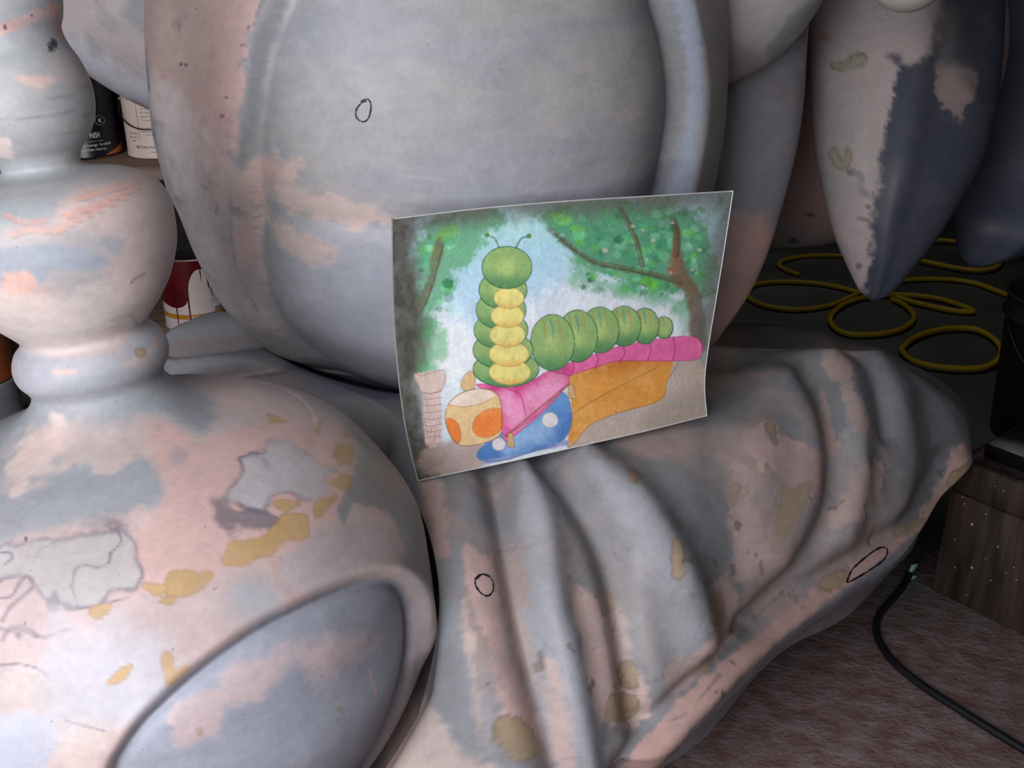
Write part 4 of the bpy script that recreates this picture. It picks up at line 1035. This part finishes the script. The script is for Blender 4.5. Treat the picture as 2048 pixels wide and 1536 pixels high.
for (x, y, r) in ((1100, 840, 16), (998, 888, 14)):
    ci = [(x + r * math.cos(a_), y + r * .95 * math.sin(a_)) for a_ in np.linspace(0, 6.283, 10, endpoint=False)]
    wpoly((226, 220, 222), ci, 1.5, 1, 1); outline((120, 130, 160), ci, 0.8, 0.5)
outline((54, 78, 120), BT, 1.0, 0.6)
PC = [(952, 770), (985, 768), (1060, 762), (1100, 740), (1180, 712), (1250, 690), (1340, 675), (1395, 676), (1400, 715), (1345, 722), (1240, 722), (1190, 735), (1140, 752), (1136, 768), (1090, 820), (1030, 870), (1008, 880), (1000, 830), (985, 790)]
wpoly((232, 110, 168), PC, 2, 2, 1)
wgrad((204, 52, 122), PC, lambda u, v: sstep(26, 0, seg_dist(u, v, [(985, 778), (1060, 768), (1130, 742)])) * 0.9, 0.85)
wgrad((244, 168, 206), PC, lambda u, v: sstep(34, 4, seg_dist(u, v, [(1010, 800), (1040, 840)])) + sstep(40, 8, seg_dist(u, v, [(1070, 800), (1110, 770)])), 0.8)
for a_ in ([(1140, 712), (1148, 735), (1140, 752)], [(1190, 702), (1196, 718), (1190, 736)], [(1246, 692), (1250, 708), (1240, 722)], [(1298, 684), (1302, 700), (1296, 720)], [(1346, 676), (1350, 700), (1346, 720)], [(1020, 866), (1070, 832), (1136, 770)], [(1052, 830), (1040, 790), (1010, 776)], [(1100, 742), (1130, 748), (1140, 752)]):
    wline((160, 34, 92), a_, 1.3, 0.65)
wline((150, 96, 60), [(1012, 872), (1060, 832), (1138, 768)], 2.6, 0.8)
outline((164, 40, 98), PC, 1.1, 0.6)
for (x, y) in ((1022, 882), (1144, 785)):
    wpoly((216, 178, 132), [(x - 6, y - 14), (x + 3, y - 14), (x + 6, y + 2), (x + 8, y + 10), (x, y + 13), (x - 8, y + 8)], 1.5, 1, 1); outline((110, 80, 50), [(x - 6, y - 14), (x + 3, y - 14), (x + 6, y + 2), (x + 8, y + 10), (x, y + 13), (x - 8, y + 8)], 0.8, 0.6)
# plain jar with orange spots
JR = [(895, 812), (915, 790), (950, 778), (985, 782), (1000, 800), (1004, 840), (998, 872), (960, 888), (920, 890), (898, 865), (890, 835)]
wpoly((236, 204, 152), JR, 2, 1, 1)
wpoly((240, 222, 208), [(900, 808), (920, 790), (950, 779), (982, 783), (985, 795), (940, 812)], 2, 1, 0.95)
for pts in ([(948, 840), (965, 824), (990, 816), (1003, 822), (1004, 855), (985, 872), (960, 874), (946, 860)], [(893, 840), (905, 838), (918, 852), (922, 875), (915, 886), (900, 870)]):
    wpoly((242, 138, 70), pts, 2, 1, 1); wgrad((250, 176, 120), pts, lambda u, v: wash[:1].mean() + 0.5 * sstep(850, 825, v), .8); outline((150, 90, 50), pts, 0.9, 0.5)
outline((124, 92, 50), JR, 1.1, 0.7); wline((130, 100, 60), [(898, 810), (930, 814), (965, 806), (988, 795)], 0.9, 0.5)
wpoly((226, 192, 140), [(928, 752), (940, 742), (950, 752), (950, 768), (946, 778), (926, 780), (922, 765)], 1.5, 1, 1); outline((124, 92, 50), [(928, 752), (940, 742), (950, 752), (950, 768), (946, 778), (926, 780), (922, 765)], 0.9, 0.6)
# plain round-segmented caterpillar, front end raised
def green(pts, hl=None):
    wpoly((150, 186, 118), pts, 1.5, 1, 1)
    cx = sum(q[0] for q in pts) / len(pts); cy = sum(q[1] for q in pts) / len(pts)
    yb = max(q[1] for q in pts)
    wgrad((70, 136, 90), pts, lambda u, v: sstep(yb - 45, yb, v), 0.85)
    wgrad((190, 214, 130), pts, lambda u, v: sstep(30, 5, np.hypot(u - cx, v - cy)), 0.6)
    outline((36, 88, 60), pts, 1.2, 0.8)
segs = [(1328, 655, 18, 22), (1290, 652, 28, 36), (1248, 652, 34, 40), (1200, 660, 38, 46), (1155, 672, 40, 52), (1105, 685, 44, 56)]
for k_, (x, y, rx, ry) in enumerate(segs):
    green([(x + rx * math.cos(a_), y + ry * math.sin(a_)) for a_ in np.linspace(0, 6.283, 14, endpoint=False)])
    for dx, c_ in ((-.35, (196, 118, 74)), (0, (70, 120, 160)), (.35, (200, 130, 80))):
        wline(c_, [(x + rx * (dx - .1), y - ry * .8), (x + rx * dx, y - ry * .5), (x + rx * (dx + .05), y - ry * .15)], 1.6, 0.6)
up = [(1012, 738, 66, 36), (1006, 700, 60, 38), (1002, 660, 54, 38), (1002, 620, 50, 38), (1006, 580, 48, 38)]
for k_, (x, y, rx, ry) in enumerate(up):
    green([(x + rx * math.cos(a_), y + ry * math.sin(a_)) for a_ in np.linspace(0, 6.283, 16, endpoint=False)])
for k_, (x, y, rx, ry) in enumerate([(1020, 744, 42, 25), (1018, 708, 40, 25), (1015, 670, 36, 24), (1015, 632, 33, 23), (1018, 596, 30, 21)]):
    el = [(x + rx * math.cos(a_), y + ry * math.sin(a_)) for a_ in np.linspace(0, 6.283, 12, endpoint=False)]
    wpoly((240, 228, 140), el, 2, 1, 0.95); wgrad((222, 176, 96), el, lambda u, v: sstep(y + ry * .2, y + ry, v), .8); outline((176, 120, 60), el, 1.0, 0.55)
for a_ in ([(1000, 500), (990, 478), (974, 470)], [(1030, 500), (1042, 478), (1058, 472)]):
    wline((60, 104, 66), a_, 1.8, 0.85); wpoly((96, 140, 84), [(a_[2][0] + 5 * math.cos(q_), a_[2][1] + 5 * math.sin(q_)) for q_ in np.linspace(0, 6.283, 8, endpoint=False)], 1.2, 0.5, 1)
green([(1014 + 50 * math.cos(a_), 535 + 42 * math.sin(a_)) for a_ in np.linspace(0, 6.283, 18, endpoint=False)])
# paper tooth
pw.C *= (1 + 0.10 * grit + 0.05 * strk)[:, None]
pw.C = np.clip(pw.C, 0.004, 0.9)
keep(link('painted_picture', mesh_np('painted_picture', inner, grid_faces(NX - 4, NY - 4), pw.rgb()), M_PAPER), art)

# ------------------------------------------------------------------ paint shelf behind the vase
M_WOOD = flat_mat('shelf_wood', (112, 92, 76), (146, 124, 104), 9, 0.7, stretch=(1, 6, 6))
M_STEEL = flat_mat('tinned_steel', (120, 118, 114), (150, 148, 144), 30, 0.32, 0.9)
M_DARKSTEEL = flat_mat('wire', (60, 58, 58), (84, 82, 80), 60, 0.4, 0.8)
SH_Y, ZU, ZL, ZB = 2.70, ZO + .644, ZO + .184, 0.11
sh = empty('shelf_rack', (-1.2, SH_Y + 0.03, 0)); tag(sh, 'dark wooden shelf rack of paint cans behind the turned vase', 'shelf')
for z_ in (ZB, ZL, ZU):
    mb = MB(); mb.box((-2.0, SH_Y - (.36 if z_ == ZB else .15), z_ - .035), (-0.55, SH_Y + .26, z_), bev=.004); keep(mb.build('shelf_board', M_WOOD, smooth=False), sh)
for x_ in (-1.98, -0.60):
    for y_ in (SH_Y - .171, SH_Y + .22):
        mb = MB(); mb.box((x_ - .02, y_ - .02, 0.0), (x_ + .02, y_ + .02, 1.35), bev=.003); keep(mb.build('upright', M_WOOD, smooth=False), sh)
mb = MB(); mb.box((-2.0, SH_Y + .262, 0.0), (-0.55, SH_Y + .275, 1.35)); keep(mb.build('back_panel', flat_mat('shelf_back', (34, 30, 30), (44, 40, 38), 8, 0.9), smooth=False), sh)

def can(name, loc, r, h, body, label, cat='paint can', lid=True, rot=0.0):
    root = empty(name, loc); tag(root, label, cat, 'paint cans on the shelf rack')
    def add(nm, mb, mat, sm=True): o = mb.build(nm, mat, root, sm); return o
    mb = MB(); mb.lathe([(0.0, 0.001), (r * .96, 0.001), (r * .985, 0.0), (r * 1.012, .002), (r * 1.012, .006), (r, .009), (r, h - .012), (r * 1.012, h - .009), (r * 1.015, h - .004), (r * .99, h - .001)], 64)
    b_ = add('body', mb, body)
    mb = MB(); mb.lathe([(r * .99, h - .001), (r * .95, h), (r * .93, h - .006), (r * .86, h - .006), (r * .84, h - .001), (r * .80, h - .001), (r * .79, h - .008), (0.0, h - .008)], 56)
    add('lid', mb, M_STEEL)
    return root
def bail(root, r, h, tilt, arc=math.pi, z0=.82, sx=1.0):
    mb = MB(); pts = []
    for a_ in np.linspace(0, math.pi, 26):
        x_, q_ = (r + .006) * math.cos(a_) * sx, (r + .012) * math.sin(a_)
        pts.append((x_, -math.cos(tilt) * 0 - q_ * math.cos(tilt) - (r + .004) * 0, h * z0 - q_ * math.sin(tilt)))
    # hanging handle follows the front of the can
    pts = [(x_, -math.sqrt(max((r + .006) ** 2 - x_ ** 2, 0)) - .001, h * z0 - .062 * math.sin(a_)) for (x_, _, _), a_ in zip(pts, np.linspace(0, math.pi, 26))]
    mb.tube(pts, .0017, 6); mb.build('wire_handle', M_DARKSTEEL, root)
    for s_ in (-1, 1):
        mb = MB(); c_ = np.array([s_ * (r + .002), 0, h * z0]); mb.tube([c_, c_ + (s_ * .007, 0, 0)], .008, 12); mb.build('handle_ear', M_STEEL, root)
def wrap_text(root, txt, r, ang, z, size, mat, name='lettering', slant=0.0, sx=1.0):
    cu_ = bpy.data.curves.new(name, 'FONT'); cu_.body = txt; cu_.size = size; cu_.align_x = 'CENTER'; cu_.resolution_u = 2
    ob = bpy.data.objects.new('tmp', cu_); COL.objects.link(ob)
    dg = bpy.context.evaluated_depsgraph_get(); me = bpy.data.meshes.new_from_object(ob.evaluated_get(dg))
    bpy.data.objects.remove(ob, do_unlink=True); bpy.data.curves.remove(cu_)
    for v_ in me.vertices:
        x_, y_ = v_.co.x * sx + slant * v_.co.y, v_.co.y
        a_ = ang + x_ / r
        v_.co = ((r + .0009) * math.sin(a_), -(r + .0009) * math.cos(a_), z + y_)
    me.materials.clear(); me.name = name
    return link(name, me, mat, root)
def wrap_patch(root, name, pts, r, mat, off=.0006, res=.004):
    """thin coat of paint or print lying on the can: outline in (angle, height)"""
    pp = np.array(smooth_poly(pts, 5)) if len(pts) > 4 else np.array(pts, float)
    lo, hi = pp.min(0), pp.max(0)
    na = max(2, int((hi[0] - lo[0]) * r / res)); nz = max(2, int((hi[1] - lo[1]) / res))
    mb = MB()
    # columns clipped to the outline
    As = np.linspace(lo[0] + 1e-5, hi[0] - 1e-5, na + 1)
    cols_ = []
    for a_ in As:
        zs = []
        for (x0, y0), (x1, y1) in zip(pp, np.roll(pp, -1, 0)):
            if (x0 > a_) != (x1 > a_): zs.append(y0 + (a_ - x0) / (x1 - x0) * (y1 - y0))
        cols_.append((min(zs), max(zs)) if zs else None)
    for i_ in range(len(As) - 1):
        if cols_[i_] is None or cols_[i_ + 1] is None: continue
        o_ = mb.n()
        for a_, (z0, z1) in ((As[i_], cols_[i_]), (As[i_ + 1], cols_[i_ + 1])):
            for zz_ in (z0, z1): mb.v.append(((r + off) * math.sin(a_), -(r + off) * math.cos(a_), zz_))
        mb.q.append((o_, o_ + 2, o_ + 3, o_ + 1))
    return mb.build(name, mat, root)
def rect(a0, a1, z0, z1): return [(a0, z0), (a1, z0), (a1, z1), (a0, z1)]

W_TXT = flat_mat('white_print', (206, 200, 196), (216, 212, 208), 50, 0.6); G_TXT = flat_mat('grey_print', (120, 116, 122), (140, 136, 140), 50, 0.6)
K_TXT = flat_mat('black_print', (34, 28, 30), (44, 38, 40), 50, 0.6); B_TXT = flat_mat('brown_print', (128, 96, 84), (140, 108, 94), 50, 0.6)
RC = .0825
# black can
c1 = can('paint_can', (-1.084, SH_Y, ZU + .0015), RC, .20, flat_mat('black_label', (20, 19, 26), (28, 27, 36), 20, 0.3), 'black paint can with white FINISH lettering on the upper shelf')
f_ = math.atan2(1.084, SH_Y)     # turned to the viewer
wrap_text(c1, 'WALL FINISH', RC, .02 + f_, .052, .0200, W_TXT, sx=.52)
wrap_text(c1, 'Interior Latex', RC, .22 + f_, .042, .0075, G_TXT)
wrap_text(c1, 'Excellent Coverage - Scrubbable', RC, .16 + f_, .032, .0088, W_TXT, sx=.8)
wrap_text(c1, 'Soap & Water Clean Up', RC, .10 + f_, .021, .0088, W_TXT, sx=.8)
wrap_text(c1, 'ing', RC, -.02 + f_, .082, .024, G_TXT, slant=.2, sx=.7)
wrap_text(c1, 'K', RC, .46 + f_, .088, .014, W_TXT)
mb = MB(); ring = [((RC + .0012) * math.sin(.46 + f_ + .15 * math.cos(a_)), -(RC + .0012) * math.cos(.46 + f_ + .15 * math.cos(a_)), .093 + .0115 * math.sin(a_)) for a_ in np.linspace(0, 2 * math.pi, 25)]
mb.tube(ring, .0007, 5, False); mb.build('emblem_ring', G_TXT, c1)
wrap_patch(c1, 'orange_band', [(f_ + .2, .001), (f_ + 1.5, .001), (f_ + 1.5, .034), (f_ + .9, .018)], RC, flat_mat('orange_print', (170, 84, 30), (196, 104, 40), 30, 0.4))
# cream can
c2 = can('paint_can', (-.900, SH_Y + .01, ZU + .0015), RC, .20, flat_mat('cream_label', (214, 194, 184), (226, 208, 196), 14, 0.5), 'cream labelled paint can with hanging wire handle beside the black can')
f_ = math.atan2(.900, SH_Y)
bail(c2, RC, .20, .5, z0=.68)
wrap_text(c2, 'BETON-YORK PAINT COMPANY', RC, .08 + f_, .026, .0098, K_TXT)
wrap_text(c2, 'manufacturers of fine finishes', RC, .10 + f_, .016, .006, B_TXT)
for k_, t_ in enumerate(('Stir well before use', 'thin with clean water', 'apply two even coats', 'let dry four hours')):
    wrap_text(c2, t_, RC, -.18 + f_, .122 - k_ * .0095, .0062, G_TXT)
for k_, t_ in enumerate(('for walls and trim inside', 'covers up to 40 m per can', 'close lid after use')):
    wrap_text(c2, t_, RC, -.14 + f_, .074 - k_ * .008, .0065, G_TXT)
wrap_text(c2, 'DIRECTIONS', RC, -.30 + f_, .134, .0065, K_TXT)
for k_, t_ in enumerate(('CAUTION', 'keep out of', 'reach')):
    wrap_text(c2, t_, RC, -.86 + f_, .060 - k_ * .009, .0065, B_TXT)
for a_ in (-.62, .34):
    wrap_patch(c2, 'label_rule', rect(f_ + a_, f_ + a_ + .012, .045, .15), RC, B_TXT)
wrap_patch(c2, 'label_rule', rect(f_ - 1.0, f_ + .34, .1425, .1437), RC, B_TXT)
# can with dried dark red runs
M_RED = flat_mat('dried_red_paint', (74, 12, 18), (98, 20, 26), 12, 0.25)
c3 = can('paint_can', (-.862, SH_Y, ZL + .0015), RC, .20, flat_mat('white_label', (198, 184, 180), (210, 198, 194), 12, 0.5), 'white paint can with dark red runs down its side on the lower shelf')
f_ = math.atan2(.862, SH_Y)
rp = wrap_patch(c3, 'red_run', [(f_ - 1.5, .19), (f_ + 1.3, .19), (f_ + 1.3, .165), (f_ + .75, .168), (f_ + .35, .172), (f_ + .08, .168), (f_ - .12, .14), (f_ - .2, .10), (f_ - .3, .078), (f_ - .6, .068), (f_ - 1.0, .072), (f_ - 1.5, .09)], RC, M_RED, .0012)
for a_, z0, w_ in ((-.20, .008, .055), (-.62, .008, .05), (.26, .135, .03), (.42, .115, .035), (.56, .085, .045), (.74, .105, .035)):
    wrap_patch(c3, 'red_run', [(f_ + a_ - w_ / 2, .18), (f_ + a_ + w_ / 2, .18), (f_ + a_ + w_ / 2 + (.07 if a_ == .42 else 0), z0 + .004), (f_ + a_ + (.07 if a_ == .42 else 0), z0), (f_ + a_ - w_ / 2 + (.07 if a_ == .42 else 0), z0 + .004)], RC, M_RED, .0014, .0015)
wrap_patch(c3, 'gold_band', rect(f_ - 1.5, f_ + 1.25, .036, .049), RC, flat_mat('gold_print', (168, 112, 30), (186, 128, 40), 30, 0.4), .0005)
wrap_text(c3, 'FINISH', RC, -.02 + f_, .038, .012, W_TXT)
wrap_text(c3, 'INT.-U.S. OIL', RC, .16 + f_, .019, .010, G_TXT)
wrap_text(c3, 'one gallon', RC, .05 + f_, .009, .007, G_TXT)
wrap_patch(c3, 'label_box', rect(f_ + .62, f_ + 1.15, .050, .062), RC, G_TXT, .0008)
for k_ in range(6): wrap_text(c3, 'clean brushes at once', RC, .86 + f_, .118 - k_ * .008, .006, G_TXT)
wrap_patch(c3, 'label_dot', [(f_ + .78 + .16 * math.cos(a_), .150 + .013 * math.sin(a_)) for a_ in np.linspace(0, 6.283, 12, endpoint=False)], RC, K_TXT, .0008)
# cans standing low at the far left
c4 = can('paint_can', tuple(np.array(P(-32, 800, 2.62)) * (1, 1, 0) + (0, 0, ZB + .0015)), .085, .20, flat_mat('grey_label', (104, 106, 116), (126, 128, 138), 12, 0.5), 'grey paint can with red runs low at the left edge')
for a_ in (.62, .95): wrap_patch(c4, 'red_run', rect(a_ - .4, a_ - .36, .0, .19), .085, M_RED, .0014, .002)
c5 = can('paint_can', tuple(np.array(c4.location) + (0, 0, .2005)), .084, .13, flat_mat('rust_label', (112, 54, 32), (134, 68, 40), 10, 0.5), 'rust orange can stacked on the grey can at the left edge')
bx = empty('white_carton', tuple(np.array(P(45, 800, 2.98)) * (1, 1, 0) + (0, 0, ZB + .0015))); tag(bx, 'white carton with dark drips behind the stacked cans', 'box')
mb = MB(); mb.box((-.09, -.07, 0), (.09, .07, .17), bev=.004); mb.build('carton', flat_mat('carton_card', (170, 166, 166), (188, 184, 184), 10, 0.7), bx, False)
for x_, z0, w_ in ((-.035, .0, .007), (-.02, .05, .004), (.01, .10, .004)):
    mb = MB(); mb.box((x_, -.0712, z0), (x_ + w_, -.0698, .168)); mb.build('drip', K_TXT, bx, False)

# ------------------------------------------------------------------ right-hand background
# yellow air hose lying in loose loops
LOOPS = [[(1598, 549), (1570, 539), (1555, 525), (1600, 512), (1680, 510), (1760, 520)],
         [(1716, 585), (1669, 572), (1606, 564), (1542, 564), (1504, 571), (1492, 588), (1508, 604), (1542, 615), (1590, 620), (1637, 616), (1669, 608), (1701, 594), (1724, 582), (1755, 570), (1805, 561), (1843, 558), (1906, 559), (1954, 567), (1989, 580), (2040, 600)],
         [(1783, 599), (1805, 608), (1826, 626), (1827, 642), (1805, 659), (1764, 669), (1716, 671), (1685, 667), (1666, 654), (1659, 639), (1669, 623), (1691, 607), (1723, 597), (1761, 591), (1811, 590), (1875, 597), (1922, 612), (1954, 625), (1906, 623), (1859, 613), (1821, 604), (1792, 594)],
         [(1802, 702), (1815, 686), (1843, 670), (1890, 659), (1932, 658), (1963, 664), (2000, 690), (2000, 720), (1963, 739), (1906, 739), (1856, 733), (1820, 722), (1802, 702)],
         [(1832, 521), (1864, 529), (1925, 541), (1973, 543), (2003, 529), (1990, 505), (1917, 486), (1856, 482), (1820, 498), (1832, 521)]]
mb = MB()
for k_, lp in enumerate(LOOPS):
    px_ = crom(np.array(lp, float), len(lp) * 9)
    for _ in range(25): px_[1:-1] = 0.5 * px_[1:-1] + 0.25 * (px_[:-2] + px_[2:])
    c_ = np.array([Pz(u, v, 0.012) for u, v in px_]); c_[:, 2] = 0.0105 + 0.002 * k_
    mb.tube(c_, 0.0095, 10)
tag(mb.build('air_hose', flat_mat('yellow_rubber', (186, 150, 24), (204, 168, 34), 20, 0.45)), 'yellow air hose lying in loose loops on the dark floor', 'hose')
# black bucket
bk = empty('bucket', tuple(Pz(2086, 868, 0.0))); tag(bk, 'black plastic bucket standing on the floor at the right edge', 'bucket')
M_BK = flat_mat('black_plastic', (24, 27, 29), (32, 36, 38), 9, 0.5)
mb = MB(); R_, H_ = .165, .42
mb.lathe([(0, .002), (R_ * .84, .002), (R_ * .86, .006), (R_ * .97, H_ * .84), (R_ * 1.03, H_ * .845), (R_ * 1.03, H_ * .87), (R_ * .985, H_ * .875), (R_, H_ - .008), (R_ * 1.035, H_ - .007), (R_ * 1.035, H_), (R_ * .97, H_), (R_ * .96, H_ * .9), (R_ * .84, .02), (0, .02)], 64)
mb.build('body', M_BK, bk)
mb = MB(); mb.tube([(-R_ * 1.0 * math.cos(a_), -R_ * 1.06 * math.sin(a_), H_ * .8 - .16 * math.sin(a_)) for a_ in np.linspace(0, math.pi, 24)], .003, 8); mb.build('wire_handle', M_DARKSTEEL, bk)
# old wooden crate
A0, A1 = Pz(1831, 1171, 0)[:2], Pz(2048, 1280, 0)[:2]
e1_ = (A1 - A0) / np.linalg.norm(A1 - A0); e2_ = np.array([-e1_[1], e1_[0]])
if e2_[0] < 0: e2_ = -e2_
org = A0 + e1_ * 0.03 + e2_ * 0.012
Mx = Matrix(((e1_[0], e2_[0], 0, org[0]), (e1_[1], e2_[1], 0, org[1]), (0, 0, 1, 0), (0, 0, 0, 1)))
cr = empty('wooden_crate', (org[0], org[1], 0)); tag(cr, 'dark weathered wooden crate spattered with yellow paint beside the cushion', 'crate')
M_CR = flat_mat('weathered_wood', (44, 37, 35), (82, 66, 58), 5, 0.7, stretch=(9, 9, 1.2), bumps=0.3)
HC = .325
for k_, (z0, z1) in enumerate(((0.0, HC - .075), (HC - .072, HC))):
    mb = MB(); mb.box((0, 0, z0), (.72, .022, z1), Mx, .003); keep(mb.build('front_board', M_CR, smooth=False), cr)
mb = MB(); mb.box((0, .0225, 0), (.022, .40, HC), Mx, .003); keep(mb.build('side_board', M_CR, smooth=False), cr)
mb = MB(); mb.box((.698, .0225, 0), (.72, .40, HC), Mx, .003); keep(mb.build('side_board', M_CR, smooth=False), cr)
mb = MB(); mb.box((.0225, .378, 0), (.6975, .40, HC), Mx, .003); keep(mb.build('back_board', M_CR, smooth=False), cr)
mb = MB(); mb.box((.0225, .0225, HC - .03), (.6975, .3775, HC - .01), Mx, .003); keep(mb.build('top_board', M_CR, smooth=False), cr)
rs_ = random.Random(5); M_SP = flat_mat('yellow_spatter', (190, 170, 60), (206, 190, 90), 40, 0.5)
for k_ in range(46):
    x_, z_, r_ = rs_.uniform(.02, .5), rs_.uniform(.03, HC - .02), rs_.choice([.0013, .0016, .002, .003])
    mb = MB(); mb.lathe([(0, .0008), (r_ * .7, .0006), (r_, 0)], 8, Mx @ Matrix.Translation((x_, -.0002, z_)) @ Matrix.Rotation(math.pi / 2, 4, 'X')); keep(mb.build('paint_spatter', M_SP), cr)
# chequered board lying on the crate
cb = empty('chequered_board', tuple(Mx @ Vector((.12, .05, HC)))); tag(cb, 'black and white chequered board lying on the wooden crate', 'board')
M_TB = flat_mat('black_square', (14, 14, 15), (20, 20, 21), 20, 0.4); M_TW = flat_mat('pale_square', (84, 82, 82), (98, 96, 96), 20, 0.5)
mb = MB(); mb.box((.03, .05, HC + .0005), (.70, .37, HC + .030), Mx, .002); keep(mb.build('slab', M_TB, smooth=False), cb)
sq = .078
for i_ in range(8):
    for j_ in range(4):
        mb = MB(); mb.box((.034 + i_ * (sq + .004), .054 + j_ * (sq + .001), HC + .0302), (.034 + i_ * (sq + .004) + sq, .053 + j_ * (sq + .001) + sq, HC + .033), Mx); keep(mb.build('square', M_TB if (i_ + j_) % 2 else M_TW, smooth=False), cb)
# scraps of torn white paper on the crate's rim
rg = MB(); rp_ = [(.12, .006), (.20, .004), (.26, .016), (.34, .008), (.46, .018), (.44, .040), (.30, .044), (.18, .036)]
o_ = 0
for z_ in (HC + .0006, HC + .0016):
    for x_, y_ in rp_: rg.v.append(tuple(Mx @ Vector((x_, y_ * .95, z_))))
for i_ in range(1, 7): rg.t += [(8, 8 + i_, 9 + i_), (0, i_ + 1, i_)]
for i_ in range(8): rg.q.append((i_, (i_ + 1) % 8, 8 + (i_ + 1) % 8, 8 + i_))
tag(rg.build('torn_paper_strip', flat_mat('dirty_paper', (120, 116, 116), (150, 146, 146), 12, 0.8), smooth=False), 'torn dirty paper strip on the front rim of the crate', 'paper')
# black cable
pts = [Pz(u, v, .008) for u, v in ((1818, 1150), (1806, 1172), (1788, 1195), (1762, 1225), (1752, 1255), (1762, 1290), (1795, 1332), (1850, 1375), (1900, 1408), (1970, 1452), (2048, 1500), (2140, 1560))]
mb = MB(); c_ = crom(np.array(pts), 110); c_[:, 2] = .0085; mb.tube(c_, .008, 12)
tag(mb.build('power_cable', flat_mat('black_rubber', (20, 22, 28), (28, 30, 36), 20, 0.5)), 'black rubber cable curving across the dusty pink floor', 'cable')
# mint scrap of tape by the crate
a_ = Pz(1820, 1150, .0)
mb = MB(); mb.box((-.010, -.002, 0.001), (.010, .002, .034), Matrix.Translation(a_) @ Matrix.Rotation(.5, 4, 'Z') @ Matrix.Rotation(.25, 4, 'X')); mb.box((-.010, -.014, 0.0), (.010, .0, .002), Matrix.Translation(a_) @ Matrix.Rotation(.5, 4, 'Z'))
tag(mb.build('tape_scrap', flat_mat('mint_tape', (150, 196, 176), (166, 208, 190), 30, 0.6), smooth=False), 'small mint green scrap at the foot of the crate', 'scrap')
